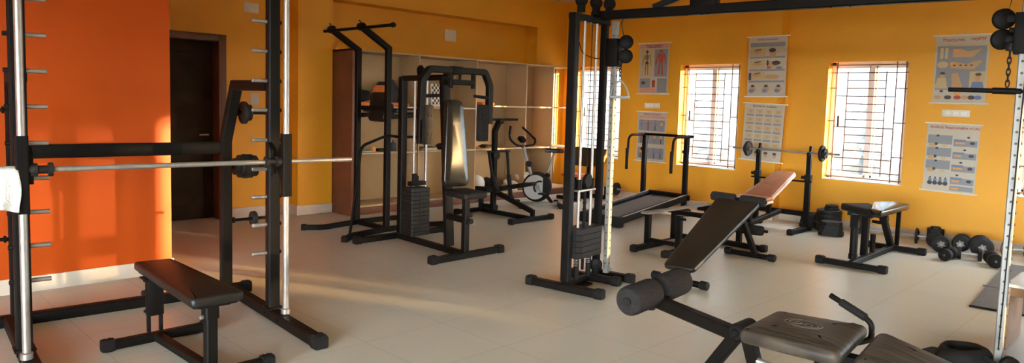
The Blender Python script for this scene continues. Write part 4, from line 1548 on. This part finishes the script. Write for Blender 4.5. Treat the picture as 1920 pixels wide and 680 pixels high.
    if s < 0:
        q.tube(fillet([(up, -.15, 2.0), (up + .02, -.12, 1.88), (up + .05, .05, 1.85), (us - .06, vf - .03, 1.87)], .1), .0035, 6)
    else:
        q.tube([(us + .02, vf - .06, 1.9), (us + .0, vf - .06, .15)], .0035, 6)
    t.part('cable', q, 'rubber')


cable_tower(-1)
cable_tower(1)
q = MB().bar((-1.56, .17, BZ + .01), (1.66, .12, BZ + .01), .07, .072)
for x in (-.72, -.60, -.55, .3, .42):
    bolt(q, (x, .135, BZ - .02), (0, -1, 0), .012, .012)
t.part('top_beam', q, 'black')
q = MB().bar((-1.02, .17, BZ + .05), (-.62, .30, BZ + .22), .05, .05)
q.bar((-.62, .30, BZ + .22), (-.62, .17, BZ + .05), .04, .04)
q.box((-.60, .17, BZ + .06), (.20, .10, .05), .004)
t.part('beam_brace', q, 'black')
q = MB().bar((-.45, .30, BZ + .20), (-.62, .17, BZ + .06), .045, .045)
t.part('beam_brace', q, 'black')

CT = Matrix.Translation((-2.2, 4.75, 0)) @ Matrix.Rotation(math.radians(8), 4, 'Z')
CW = lambda x, y, z: CT @ Vector((x, y, z))


def chain(mb, top, n, L=.034):
    for i in range(n):
        c = Vector(top) - Vector((0, 0, L * .72 * i + L / 2))
        ring = []
        a = Vector((1, 0, 0)) if i % 2 else Vector((0, 1, 0))
        for k in range(12):
            th = 2 * math.pi * k / 12
            ring.append(c + a * (.009 * math.cos(th)) + Vector((0, 0, L / 2 * math.sin(th))))
        mb.sweep(ring, RD(.0035, 6), up=a.cross(Vector((0, 0, 1))), closed=True)
    return Vector(top) - Vector((0, 0, L * .72 * n + L * .28))


# D handle on the left tower
tp = CW(-1.345, .275, 1.845)
h = Thing('cable_stirrup', 'silver D-shaped cable handle hanging on a short chain from the left cable tower', 'cable handle', tp)
q = MB()
q.lathe([(0, 0), (.018, .005), (.022, .02), (.018, .036), (0, .04)], tp - Vector((0, 0, .03)), (0, 0, 1))
e = chain(q, tp - Vector((0, 0, .03)), 4, .04)
h.part('chain', q, 'iron')
da = Vector((math.cos(math.radians(30)), math.sin(math.radians(30)), 0))
q = MB().tube([e - da * .075 - Vector((0, 0, .14)), e - da * .07 - Vector((0, 0, .09)), e - da * .02 - Vector((0, 0, .01)), e + da * .02 - Vector((0, 0, .01)), e + da * .07 - Vector((0, 0, .09)), e + da * .075 - Vector((0, 0, .14))], .008, 10, .03)
h.part('yoke', q, 'silver')
h.part('grip', MB().cyl(e - da * .085 - Vector((0, 0, .14)), e + da * .085 - Vector((0, 0, .14)), .013), 'grey')
# straight bar on the right tower
tp = CW(1.315, -.075, 1.885)
h = Thing('pull_down_bar', 'black straight pull-down bar hanging on a chain at the right cable tower', 'cable bar', tp)
q = MB()
q.lathe([(0, 0), (.022, .006), (.027, .025), (.022, .045), (0, .05)], tp - Vector((0, 0, .04)), (0, 0, 1))
e = chain(q, tp - Vector((0, 0, .035)), 6, .045)
h.part('chain', q, 'iron')
d1 = CT.to_3x3() @ Vector((1, 0, -.02))
q = MB().cyl(e - d1 * .285 - Vector((0, 0, .02)), e + d1 * .42 - Vector((0, 0, .02)), .0135)
q.cyl(e - d1 * .07 - Vector((0, 0, .02)), e + d1 * .07 - Vector((0, 0, .02)), .019)
h.part('bar', q, 'black')

# ================================================================== TREADMILL
t = Thing('treadmill', 'black manual treadmill with tilted belt deck and bent handrails, below the wall charts', 'treadmill', (-5.4, 7.8, 0))
X0, X1, Y0, Y1, Z0, Z1 = -5.70, -5.06, 7.02, 8.50, .085, .255
sl = (Z1 - Z0) / (Y1 - Y0)
q = MB().pad(rrect(X0 + .075, Y0 + .03, X1 - .075, Y1 - .05, .02), -.02, .0, .006, .001)
tilt = Matrix(((1, 0, 0, 0), (0, 1, 0, 0), (0, sl, 1, Z0 - sl * Y0 + .005), (0, 0, 0, 1)))
q.v = [tilt @ p_ for p_ in q.v]
t.part('belt', q, 'mat')
for x in (X0 + .035, X1 - .035):
    q = MB().bar((x, Y0, Z0 + .005), (x, Y1, Z1 + .005), .07, .085)
    sr = t.part('side_rail', q, 'black')
    t.part('side_strip', MB().bar((x + (-.018 if x < -5.4 else .018), Y0 + .02, Z0 + .049), (x + (-.018 if x < -5.4 else .018), Y1 - .02, Z1 + .049), .026, .006), 'grey', sr)
q = MB().cyl((X0 + .06, Y0 + .03, Z0), (X1 - .06, Y0 + .03, Z0), .035)
t.part('front_roller', q, 'black')
q = MB().b2((X0, Y0 - .05, .005), (X1, Y0 + .03, Z0 + .045), .012)
t.part('rear_cover', q, 'rubber')
q = MB().bar((X0, Y1, Z1), (X1, Y1, Z1), .08, .07)
q.cyl((X0 + .05, Y1 - .06, Z1 + .03), (X1 - .05, Y1 - .06, Z1 + .03), .03)
t.part('front_cover', q, 'black')
UX = (-5.77, -5.10)
for i, x in enumerate(UX):
    q = MB().bar((x, 8.46, .03), (x, 8.46, 1.07), .055, .065, up=(1, 0, 0))
    us = t.part('upright', q, 'black2')
    t.part('foot_wheel', MB().cyl((x - .03, 8.56, .05), (x + .03, 8.56, .05), .05), 'rubber', us)
    q = MB().tube([(x + (.06 if i else 0), 8.46, 1.085), (x + (.02 if i else -.02), 8.10, 1.08), (x + (.02 if i else -.02), 8.07, .62)], .017, 12, .09)
    hr = t.part('handrail', q, 'black2')
    t.part('grip', MB().cyl((x + (.02 if i else -.02), 8.07, .61), (x + (.02 if i else -.02), 8.07, .90), .021), 'rubber', hr)
    t.part('knob', MB().cyl((x - .05, 8.45, .88), (x - .02, 8.45, .88), .022), 'rubber', us)
t.part('crossbar', MB().cyl((UX[0] - .02, 8.46, 1.09), (UX[1] + .10, 8.46, 1.09), .018), 'black')
t.part('base_crossbar', MB().bar((UX[0], 8.46, .06), (UX[1], 8.46, .06), .05, .05), 'black')

# ================================================================== LOW BENCH WITH GREY BOARD
t = Thing('abdominal_board', 'low black four-legged frame with a narrow grey board on top, behind the sit-up bench', 'exercise bench', (-3.98, 6.5, 0))
for x in (-4.16, -3.79):
    q = MB().bar((x, 5.99, .033), (x, 6.86, .033), .055, .055)
    rl = t.part('foot_rail', q, 'black')
    for yy, s in ((5.99, -1), (6.86, 1)):
        t.part('end_cap', cap_at(MB(), (x, yy, .036), (0, s, 0), .07, .06), 'rubber', rl)
    for y in (6.22, 6.72):
        h_ = .40 if (x > -4 and y < 6.5) else .375
        t.part('leg', MB().bar((x, y, .05), (x, y, h_), .058, .058, up=(1, 0, 0)), 'black')
for y in (6.22, 6.72):
    t.part('rung', MB().bar((-4.16, y, .10), (-3.79, y, .10), .04, .042), 'black')
t.part('top_rail', MB().bar((-4.16, 6.72, .345), (-3.79, 6.72, .345), .045, .05), 'black')
t.part('board', MB().pad(rquad([(-4.21, 6.14), (-4.11, 6.14), (-4.07, 7.42), (-4.16, 7.42)], .02), .372, .392, .006, .001), 'board', label='narrow grey board')
q = MB().b2((-4.24, 7.32, .30), (-4.00, 7.42, .372), .01)
q.bar((-4.12, 7.34, .03), (-4.12, 7.34, .31), .05, .05, up=(1, 0, 0))
t.part('end_bracket', q, 'black')
t.part('pedal_plate', MB().b2((-4.06, 6.42, .062), (-3.90, 6.62, .082), .004), 'grey')
t.part('pin', MB().cyl((-3.78, 6.19, .37), (-3.70, 6.19, .37), .014), 'black')

# ================================================================== SIT-UP BENCH
t = Thing('sit_up_bench', 'inclined sit-up bench with long black tapered board and foam rollers at the raised end', 'sit-up bench', (-3.12, 5.9, 0))
lo, hi = Vector((-3.05, 5.02, .18)), Vector((-3.235, 6.33, .60))
ax = (hi - lo).normalized()
side = Vector((1, .14, 0)).normalized()
L = (hi - lo).length
m_ = frame3(lo, side, ax)
q = MB().pad(rquad([(-.135, 0), (.135, 0), (.215, L), (-.215, L)], .045), -.035, .012, .016, .003, m_)
t.part('board', q, 'vinyl')
q = MB().bar(lo + ax * .15 - Vector((0, 0, .055)), hi - ax * .02 - Vector((0, 0, .055)), .05, .04)
t.part('frame_tube', q, 'black')
for nm, y, xa, xb, zp in (('low', 5.18, -3.36, -2.90, .19), ('high', 6.69, -3.49, -3.03, .56)):
    q = MB().cyl((xa, y, .030), (xb, y, .034), .027, 18)
    xc = (xa + xb) / 2
    rl = t.part('foot_bar', q, 'black')
    for xx, k in ((xa, -1), (xb, 1)):
        q = MB().cyl((xx - .035, y, .036), (xx + .035, y, .036), .036, 20, .006)
        t.part('end_cap', q, 'rubber', rl)
    if nm == 'low':
        t.part('low_post', MB().bar((xc + .07, y, .04), (-3.07, 5.20, .17), .045, .045, up=(1, 0, 0)), 'black')
    else:
        t.part('high_post', MB().bar((xc + .06, y, .04), (-3.22, 6.30, .56), .055, .05, up=(1, 0, 0)), 'black')
t.part('hinge', MB().box((-3.22, 6.28, .54), (.08, .10, .09), .006), 'black')


def roller(a, b_, r):
    d_ = (Vector(b_) - Vector(a))
    L_ = d_.length
    return MB().lathe([(.012, .004), (r * .55, 0), (r * .86, .006), (r * .97, .02), (r, .04), (r, L_ - .04), (r * .97, L_ - .02), (r * .86, L_ - .006), (r * .55, L_), (.012, L_ - .004)], a, d_, 28)


RA = Vector((-3.53, 6.36, .622))
RB = Vector((-3.0, 6.43, .606))
dd = (RB - RA)
t.part('foam_roller', roller(RA, RA + dd * .46, .045), 'foam')
t.part('foam_roller', roller(RA + dd * .54, RB, .045), 'foam')
q = MB().cyl(RA - dd * .02, RB + dd * .02, .012)
q.bar(RA + dd * .5, hi - ax * .02 - Vector((0, 0, .06)), .045, .045, up=(1, 0, 0))
t.part('roller_axle', q, 'black')

# ================================================================== BARBELL BENCH
t = Thing('barbell_bench', 'barbell bench with tan padded inclined backrest and two black rack uprights', 'weight bench', (-3.86, 8.2, 0))
YR = 8.72
for x in (-4.20, -3.55):
    q = MB().bar((x, YR, .04), (x, YR, .70), .062, .062, up=(1, 0, 0))
    q.bar((x, YR, .60), (x, YR, .955), .052, .052, up=(1, 0, 0))
    ur = t.part('upright', q, 'black')
    q = MB().sweep([(x, YR - .045, .965), (x, YR - .03, .94), (x, YR + .02, .94), (x, YR + .03, 1.05)], SQ(.04, .03), up=(1, 0, 0))
    t.part('bar_hook', q, 'black', ur)
    q = MB().cyl((x - .03, YR - .02, .665), (x - .075, YR - .02, .665), .02)
    q.bar((x, YR, .63), (x, YR, .70), .075, .075, up=(1, 0, 0))
    t.part('adjusting_knob', q, 'rubber', ur)
    q = MB().bar((x, 8.30, .033), (x, 8.84, .033), .055, .055)
    rl = t.part('foot_rail', q, 'black')
    for yy, s in ((8.30, -1), (8.84, 1)):
        t.part('end_cap', cap_at(MB(), (x, yy, .036), (0, s, 0), .07, .06), 'rubber', rl)
t.part('lower_crossbar', MB().bar((-4.20, YR, .215), (-3.55, YR, .215), .055, .06), 'black')
t.part('safety_rod', MB().cyl((-4.28, YR - .01, .615), (-3.50, YR - .01, .615), .011), 'black')
t.part('spine', MB().bar((-3.88, YR, .215), (-3.62, 7.10, .20), .055, .055), 'black')
q = MB().bar((-3.60, 7.12, .04), (-3.60, 7.12, .22), .055, .055, up=(1, 0, 0))
q.bar((-3.66, 7.45, .20), (-3.66, 7.45, .40), .05, .05, up=(1, 0, 0))
q.bar((-3.81, 8.25, .20), (-3.81, 8.25, .48), .05, .05, up=(1, 0, 0))
t.part('front_post', q, 'black')
q = MB().bar((-3.76, 7.08, .033), (-3.30, 7.08, .033), .055, .055)
rl = t.part('front_foot', q, 'black')
for xx, k in ((-3.76, -1), (-3.30, 1)):
    t.part('end_cap', cap_at(MB(), (xx, 7.08, .036), (k, 0, 0), .07, .06), 'rubber', rl)
lo, hi = Vector((-3.85, 8.02, .445)), Vector((-3.895, 8.86, .685))
ax = (hi - lo).normalized()
L = (hi - lo).length
m_ = frame3(lo, (1, .05, 0), ax)
q = MB().pad(rquad([(-.175, 0), (.175, 0), (.125, L), (-.125, L)], .04), 0, .03, .012, .008, m_)
bk = t.part('backrest', q, 'tan', label='tan padded backrest')
q = MB().pad(rquad([(-.185, -.008), (.185, -.008), (.133, L + .008), (-.133, L + .008)], .045), -.028, .006, .01, 0, m_)
t.part('piping', q, 'cream', bk, label='cream edge of the backrest')
q = MB().pad(rquad([(-4.03, 7.50), (-3.58, 7.42), (-3.64, 7.99), (-4.02, 8.02)], .04), .42, .47, .015, .005)
st = t.part('seat', q, 'tan')
t.part('piping', MB().pad(rquad([(-4.04, 7.49), (-3.57, 7.41), (-3.63, 8.0), (-4.03, 8.03)], .045), .40, .43, .01, 0), 'cream', st)
q = roller((-3.66, 6.93, .235), (-3.28, 7.02, .228), .052)
t.part('leg_roller', q, 'foam')
q = MB().cyl((-3.70, 6.92, .236), (-3.24, 7.03, .227), .014)
q.bar((-3.55, 6.97, .235), (-3.60, 7.12, .235), .04, .04)
t.part('roller_axle', q, 'black')

t = Thing('barbell', 'barbell with two small plates resting on the uprights of the tan bench', 'barbell', (-3.86, YR, .97))
t.part('bar', MB().cyl((-4.56, YR - .005, .972), (-3.19, YR - .005, .972), .0125), 'chrome')
for x, s in ((-4.345, -1), (-3.395, 1)):
    q = disc(MB(), (x, YR - .005, .972), (1, 0, 0), .098, .032)
    disc(q, (x + s * .03, YR - .005, .972), (1, 0, 0), .062, .028)
    t.part('plate', q, 'iron')
    q = star_nut(MB(), (x + s * .056, YR - .005, .972), (1, 0, 0), .024, .02)
    t.part('collar', q, 'silver')

# ================================================================== PREACHER-STYLE FLAT BENCH (right)
t = Thing('split_bench', 'black adjustable bench with two separate shiny top pads, right of the plate stacks', 'bench', (-2.42, 7.7, 0))
for y, xa, xb in ((7.04, -2.70, -2.13), (8.32, -2.68, -2.15)):
    rl = t.part('foot_rail', MB().bar((xa, y, .034), (xb, y, .034), .055, .055), 'black2')
    for xx, k in ((xa, -1), (xb, 1)):
        t.part('end_cap', cap_at(MB(), (xx, y, .037), (k, 0, 0), .07, .075), 'rubber', rl)
t.part('spine', MB().bar((-2.43, 7.04, .034), (-2.44, 8.32, .034), .055, .055), 'black2')
q = MB().cyl((-2.47, 7.25, .05), (-2.47, 7.25, .47), .036, 18)
q.bar((-2.47, 7.25, .36), (-2.47, 7.25, .49), .075, .075, up=(1, 0, 0))
q.cyl((-2.47, 7.25, .05), (-2.47, 7.25, .10), .043, 18)
t.part('front_post', q, 'black2')
q = MB().bar((-2.46, 7.52, .05), (-2.46, 7.52, .49), .062, .062, up=(1, 0, 0))
t.part('seat_post', q, 'black')
t.part('short_post', MB().cyl((-2.46, 7.76, .05), (-2.46, 7.76, .24), .026), 'black')
q = MB().bar((-2.45, 8.30, .06), (-2.38, 7.78, .42), .06, .06, up=(1, 0, 0))
q.bar((-2.39, 7.85, .37), (-2.37, 7.74, .46), .075, .075, up=(1, 0, 0))
q.cyl((-2.39, 7.80, .36), (-2.49, 7.80, .365), .016)
t.part('slanted_strut', q, 'black')
t.part('rear_post', MB().bar((-2.42, 8.40, .05), (-2.36, 8.20, .50), .04, .04, up=(1, 0, 0)), 'black')
q = MB().bar((-2.60, 7.40, .475), (-2.32, 7.48, .475), .05, .04)
q.bar((-2.36, 7.30, .48), (-2.38, 8.10, .48), .05, .035)
t.part('pad_frame', q, 'black')
# left pad and right pad
q = MB().pad(rquad([(-2.74, 7.58), (-2.37, 7.28), (-2.30, 7.52), (-2.56, 7.86)], .03), .475, .545, .018, .004)
t.part('seat_pad', q, 'rubber')
q = MB().pad(rquad([(-2.35, 7.30), (-2.21, 7.16), (-2.21, 8.02), (-2.40, 8.10), (-2.52, 7.88)], .03), .500, .560, .018, .008)
t.part('back_pad', q, 'vinyl_gloss')

# ================================================================== PREACHER CURL BENCH (behind the cable tower)
t = Thing('preacher_bench', 'dark preacher curl bench with orange trim standing before the first window', 'curl bench', (-7.05, 8.8, 0))
mtx = frame3((-7.05, 8.80, .66), (1, 0, 0), (0, .45, .89))
q = MB().pad(rquad([(-.27, -.16), (.27, -.16), (.33, .15), (-.33, .15)], .04), -.03, .03, .018, .006, mtx)
pd = t.part('arm_pad', q, 'vinyl')
q = MB().pad(rquad([(.16, -.165), (.29, -.165), (.345, .10), (.30, .155)], .02), -.034, .022, .01, 0, mtx)
t.part('pad_trim', q, 'orangecloth', pd, label='orange trim at the right edge of the pad')
q = MB().bar((-7.05, 8.83, .05), (-7.05, 8.83, .62), .075, .06, up=(1, 0, 0))
t.part('post', q, 'black')
q = MB().pad(rrect(-7.30, 8.42, -6.93, 8.72, .04), .36, .40, .012, .004)
t.part('seat', q, 'red')
t.part('seat_post', MB().bar((-7.12, 8.57, .05), (-7.12, 8.57, .37), .05, .05, up=(1, 0, 0)), 'black')
q = MB().bar((-7.40, 8.95, .034), (-6.70, 8.95, .034), .055, .055)
q.bar((-7.05, 8.95, .034), (-7.10, 8.40, .034), .055, .055)
q.bar((-7.30, 8.38, .034), (-6.85, 8.38, .034), .055, .055)
t.part('base_frame', q, 'black')
q = MB()
for x in (-7.32, -6.80):
    q.bar((x, 8.95, .04), (x, 8.95, .175), .03, .04, up=(1, 0, 0))
    q.bar((x, 8.93, .17), (x, 8.93, .21), .03, .012, up=(1, 0, 0))
t.part('bar_cradle', q, 'black')
t = Thing('barbell', 'barbell with one small plate at each end, resting low on the preacher bench cradle', 'barbell', (-7.05, 8.95, .19))
t.part('bar', MB().cyl((-7.62, 8.955, .19), (-6.42, 8.955, .187), .012), 'chrome')
for x, s in ((-7.50, -1), (-6.60, 1)):
    t.part('plate', disc(MB(), (x, 8.955, .188), (1, 0, 0), .10, .035), 'iron')
    t.part('collar', star_nut(MB(), (x + s * .03, 8.955, .188), (1, 0, 0), .024, .02), 'silver')

# ================================================================== FOREGROUND LEG-ROLLER BENCH
t = Thing('decline_bench', 'large black padded decline bench with two foam leg rollers in the foreground', 'weight bench', (-1.35, 3.35, 0))
q = MB().pad(rquad([(-1.53, 3.055), (-1.075, 3.075), (-1.135, 3.615), (-1.555, 3.52)], .05), .395, .462, .028, .014)
sp = t.part('seat_pad', q, 'streak')
em = MB()
ec = Vector((-1.335, 3.33, .4755))
for rr, k in ((1.0, 0), (.80, 0)):
    em.sweep([ec + Vector((.085 * rr * math.cos(a), .062 * rr * math.sin(a), 0)) for a in [2 * math.pi * i / 36 for i in range(36)]], RD(.0035, 6), closed=True)
for s in (-1, 1):
    pts = [ec + Vector((s * .030 + s * (.005 + .0022 * i) * math.cos(i * .42), (.005 + .0019 * i) * math.sin(i * .42), 0)) for i in range(14)]
    em.sweep(pts, RD(.0045, 6))
t.part('emblem', em, 'emblem', sp, label='embossed oval emblem with two swirls')
lo = Vector((-1.065, 3.36, .418))
ax = Vector((.96, .10, -.24)).normalized()
m_ = frame3(lo, ax, Vector((.06, 1, 0)))
q = MB().pad(rquad([(0, -.245), (.62, -.19), (.62, .19), (0, .225)], .06), -.045, .04, .03, .016, m_)
bp = t.part('back_pad', q, 'streak')
q = MB().bar((-1.50, 3.34, .35), (-1.06, 3.36, .35), .06, .06)
q.bar((-1.06, 3.36, .35), Vector((-1.06, 3.36, .345)) + ax * .62, .06, .05)
t.part('pad_frame', q, 'black')
# leg-roller beam
q = MB().bar((-2.11, 3.275, .425), (-1.555, 3.125, .410), .055, .065)
bm_ = t.part('roller_beam', q, 'black2')
RC = Vector((-2.128, 3.29, .478))
rd_ = Vector((-.10, 1, 0)).normalized()
t.part('foam_roller', roller(RC - rd_ * .315, RC - rd_ * .035, .078), 'foam')
t.part('foam_roller', roller(RC + rd_ * .035, RC + rd_ * .315, .078), 'foam')
q = MB().cyl(RC - rd_ * .325, RC + rd_ * .325, .022)
q.box(RC - Vector((0, 0, .05)), (.05, .06, .06), .006)
q.cyl(RC - Vector((.02, .02, .105)), RC - Vector((.02, .02, .07)), .028)
t.part('roller_axle', q, 'rubber')
q = MB().cyl((-1.56, 3.10, .425), (-1.56, 3.26, .425), .042, 20, .008)
q.cyl((-1.56, 3.085, .425), (-1.56, 3.10, .425), .018, 8)
t.part('pivot', q, 'black')
q = MB().bar((-1.58, 3.165, .40), (-1.84, 3.24, .04), .06, .06, up=(0, 1, 0))
t.part('leg', q, 'black2')
q = MB().bar((-1.54, 3.19, .40), (-1.50, 3.32, .04), .06, .06, up=(0, 1, 0))
t.part('leg', q, 'black2')
q = MB().bar((-1.21, 3.26, .36), (-1.17, 3.32, .04), .065, .065, up=(0, 1, 0))
t.part('leg', q, 'black2')
t.part('cross_rod', MB().cyl((-1.52, 3.22, .28), (-1.21, 3.24, .24), .016), 'chrome')
for x, y0, y1 in ((-1.85, 3.02, 3.47), (-1.50, 3.14, 3.52), (-1.17, 3.10, 3.56)):
    rl = t.part('foot_bar', MB().bar((x, y0, .033), (x, y1, .033), .055, .055), 'black2')
    for yy, s in ((y0, -1), (y1, 1)):
        t.part('end_cap', cap_at(MB(), (x, yy, .036), (0, s, 0), .07, .06), 'rubber', rl)
q = MB().tube([(-1.20, 3.56, .36), (-1.135, 3.66, .38), (-1.14, 3.665, .455), (-1.18, 3.67, .482), (-1.356, 3.70, .545)], .014, 12, .03)
hb = t.part('side_handle', q, 'black')
t.part('grip', MB().cyl((-1.17, 3.668, .478), (-1.30, 3.69, .525), .020), 'rubber', hb)

# ================================================================== WEIGHTS ON THE FLOOR
def floor_plate(x, y, z, r, th, label, group='weight plates stacked by the window wall', m='iron'):
    return single('weight_plate', disc(MB(), (x, y, z + th / 2), (0, 0, 1), r, th), m, label, 'weight plate', group, loc=(x, y, z))


SX, SY = -3.40, 9.04
ordn = ['bottom', 'second from the bottom', 'third from the bottom', 'fourth from the bottom', 'fifth from the bottom', 'sixth from the bottom']
for i in range(6):
    floor_plate(SX + .008 * (i % 2), SY, .044 * i, .152 - .006 * (i % 2), .043, 'large round plate, %s in the tallest stack' % ordn[i])
for i in range(2):
    floor_plate(SX + .03, SY + .01, .264 + .030 * i, .085 - .01 * i, .029, ('small round plate on the tallest plate stack', 'smallest round plate topping the tallest plate stack')[i])
for i in range(4):
    w_ = .18 + .012 * (3 - i)
    mb = MB().prism(hexpoly(w_ * 1.25, w_, .22), .042 * i, .042 * i + .041, Matrix.Translation((-3.24, 8.73, 0)) @ Matrix.Rotation(math.radians(12 + 5 * i), 4, 'Z'))
    single('weight_plate', mb, 'iron', 'cut-cornered plate, %s in the low stack before the tall one' % ['lowest', 'second from the floor', 'third from the floor', 'topmost'][i], 'weight plate', 'weight plates stacked by the window wall', loc=(-3.24, 8.73, .042 * i))
for i in range(4):
    floor_plate(-3.07, 9.22, .05 * i, .09, .048, 'medium round plate, %s in the short wall-side stack' % ['lowest', 'second from the floor', 'third from the floor', 'topmost'][i])
for i in range(4):
    floor_plate(-3.68 + .008 * i, 9.12, .045 * i, .105, .043, 'round plate, %s in the stack behind the barbell bench upright' % ['lowest', 'second from the floor', 'third from the floor', 'topmost'][i])


def barbell(p, q_, r, label, plates, group=None, cat='barbell', nm='barbell', nut=True):
    """plates = list of (fraction along the bar, radius, thickness)"""
    p, q_ = Vector(p), Vector(q_)
    d_ = (q_ - p)
    t_ = Thing(nm, label, cat, (p + q_) / 2, group=group)
    t_.part('bar', MB().cyl(p, q_, r, 14), 'chrome')
    for i, (f_, R_, th) in enumerate(plates):
        c = p + d_ * f_
        t_.part('plate', disc(MB(), c, d_, R_, th), 'iron')
    if nut:
        for f_, R_, th in (plates[0], plates[-1]):
            sg = -1 if f_ < .5 else 1
            t_.part('collar', star_nut(MB(), p + d_ * f_ + d_.normalized() * sg * (th / 2 + .012), d_, .036, .02), 'silver')
    return t_


# long bars lying along the wall behind the right bench
barbell((-2.94, 8.93, .092), (-2.27, 9.02, .092), .012, 'long thin barbell on the floor with one thin disc, behind the split pad bench', [(.82, .09, .02)], nut=False)
barbell((-2.78, 9.24, .062), (-2.40, 9.27, .062), .012, 'long barbell on the floor nearest the baseboard behind the split pad bench', [(.85, .06, .03)], nut=False)
mb = MB()
mb.prism(hexpoly(.17, .14, .25), 0, .16, Matrix.Translation((-2.27, 9.27, 0)) @ Matrix.Rotation(.3, 4, 'Z'))
mb.prism(hexpoly(.10, .10, .25), .16, .185, Matrix.Translation((-2.27, 9.27, 0)) @ Matrix.Rotation(.3, 4, 'Z'))
single('kettle_weight', mb, 'iron', 'dark block-shaped iron weight standing against the baseboard', 'weight', loc=(-2.27, 9.27, 0))


def db_plate(c, d_, L_, R1, R2, label, n=(1, 1), th=.035):
    c, d_ = Vector(c), Vector(d_).normalized()
    t_ = Thing('dumbbell', label, 'dumbbell', (c.x, c.y, 0), group='dumbbells on the floor by the window wall')
    t_.part('handle', MB().cyl(c - d_ * L_ / 2, c + d_ * L_ / 2, .014, 14), 'chrome')
    for s, R_, k in ((-1, R1, n[0]), (1, R2, n[1])):
        for i in range(k):
            cc = c + d_ * s * (L_ / 2 - .05 - .036 * i)
            t_.part('plate', disc(MB(), cc, d_, R_ * (1 if i == k - 1 else .86), th), 'iron')
        t_.part('collar', star_nut(MB(), c + d_ * s * (L_ / 2 - .02), d_, .042, .022), 'silver')
    return t_


vd = Vector((-.25, .97, 0))
db_plate((-2.12, 8.78, .09), (.42, -.9, 0), .36, .09, .09, 'plate dumbbell with a star collar facing out, leftmost of the big floor dumbbells', (1, 1))
db_plate((-1.94, 8.98, .088), (.15, -.99, 0), .32, .088, .088, 'thick plate dumbbell nearest the baseboard in the middle of the floor weights', (2, 2))
db_plate((-1.75, 8.47, .062), (.97, .22, 0), .28, .062, .062, 'plate dumbbell lying sideways with its silver handle showing', (1, 1))
db_plate((-1.72, 8.80, .108), (.28, -.96, 0), .34, .105, .108, 'largest double-plate dumbbell with a bright star collar, right of the floor weights', (2, 2))
db_plate((-1.42, 8.90, .10), (.9, .43, 0), .30, .10, .10, 'plate dumbbell behind the right cable tower upright, beside the wall', (1, 1))


def db_round(c, d_, label, r=.06, L_=.26):
    c, d_ = Vector(c), Vector(d_).normalized()
    t_ = Thing('dumbbell', label, 'dumbbell', (c.x, c.y, 0), group='dumbbells on the floor by the window wall')
    t_.part('handle', MB().cyl(c - d_ * L_ / 2, c + d_ * L_ / 2, .015, 14), 'chrome')
    for s in (-1, 1):
        a = c + d_ * s * L_ / 2
        t_.part('head', MB().lathe([(0, 0), (r * .8, 0), (r, .012), (r, .075), (r * .85, .09), (0, .09)], a, -d_ * s, 28), 'rubber')
    return t_


db_round((-1.897, 8.30, .06), (-.09, -1, 0), 'small round-headed dumbbell pointing at the viewer, left of the two small ones', .06)
db_round((-1.515, 8.32, .068), (.36, -.93, 0), 'small round-headed dumbbell at the right end of the floor weights', .068)

# ================================================================== MAT, TABLE, BAG
t = Thing('floor_mat', 'grey rubber floor mat with a dark edge, at the right edge of the floor', 'mat', (-.7, 7.3, 0))
q = MB().prism([(-1.29, 6.40), (-.05, 6.48), (-.10, 8.60), (-1.44, 8.50)], .004, .014)
t.part('sheet', q, 'mat')
q = MB().prism([(-1.295, 6.385), (-.045, 6.465), (-.05, 6.49), (-1.29, 6.41)], .0, .0135)
t.part('edge_strip', q, 'rubber')
t.part('slot', MB().prism([(-1.375, 7.20), (-1.24, 7.20), (-1.24, 7.25), (-1.38, 7.25)], .0142, .0155), 'ink')

t = Thing('side_table', 'small brown wooden table with a cream top behind the right cable tower upright', 'table', (-.7, 5.75, 0))
q = MB().pad(rrect(-.90, 5.36, -.42, 5.86, .01), .410, .430, .004, 0)
t.part('table_top', q, 'creamtop')
q = MB().b2((-.88, 5.38, .35), (-.44, 5.40, .410), .002)
q.b2((-.88, 5.82, .35), (-.44, 5.84, .410), .002)
t.part('apron', q, 'wood')
t.part('side_panel', MB().b2((-.895, 5.375, .002), (-.875, 5.845, .410), .003), 'wood')
t.part('side_panel', MB().b2((-.445, 5.375, .002), (-.425, 5.845, .410), .003), 'wood')

t = Thing('sport_bag', 'black soft bag with an open top lying on the floor at the bottom right edge', 'bag', (-1.02, 4.85, 0))
c = Vector((-1.0, 4.86, 0))
n = 28
vs, fs = [], []
lev = [(.0, .80), (.012, .94), (.04, .96), (.07, .86), (.088, .74), (.091, .66), (.085, .56), (.06, .50), (.035, .45)]
for z, k in lev:
    for i in range(n):
        a = 2 * math.pi * i / n
        wob = 1 + .08 * math.sin(3 * a + 1) + .05 * math.sin(5 * a + z * 20)
        vs.append(c + Vector((.155 * k * wob * math.cos(a), .12 * k * wob * math.sin(a), 1.25 * z * (1 + .12 * math.cos(a - .6)))))
for j in range(len(lev) - 1):
    for i in range(n):
        fs.append([j * n + i, j * n + (i + 1) % n, (j + 1) * n + (i + 1) % n, (j + 1) * n + i])
fs.append(list(range(n))[::-1])
fs.append([(len(lev) - 1) * n + i for i in range(n)])
t.part('body', MB().add(vs, fs), 'rubber', smooth=70)
q = MB().prism([(-1.20, 4.80), (-1.12, 4.77), (-1.11, 4.90), (-1.17, 4.90)], .0, .055)
t.part('side_flap', q, 'rubber')
q = MB().tube([(-.88, 4.80, .09), (-.80, 4.78, .06), (-.74, 4.86, .02), (-.82, 4.94, .02)], .015, 10, .05)
t.part('strap', q, 'rubber')
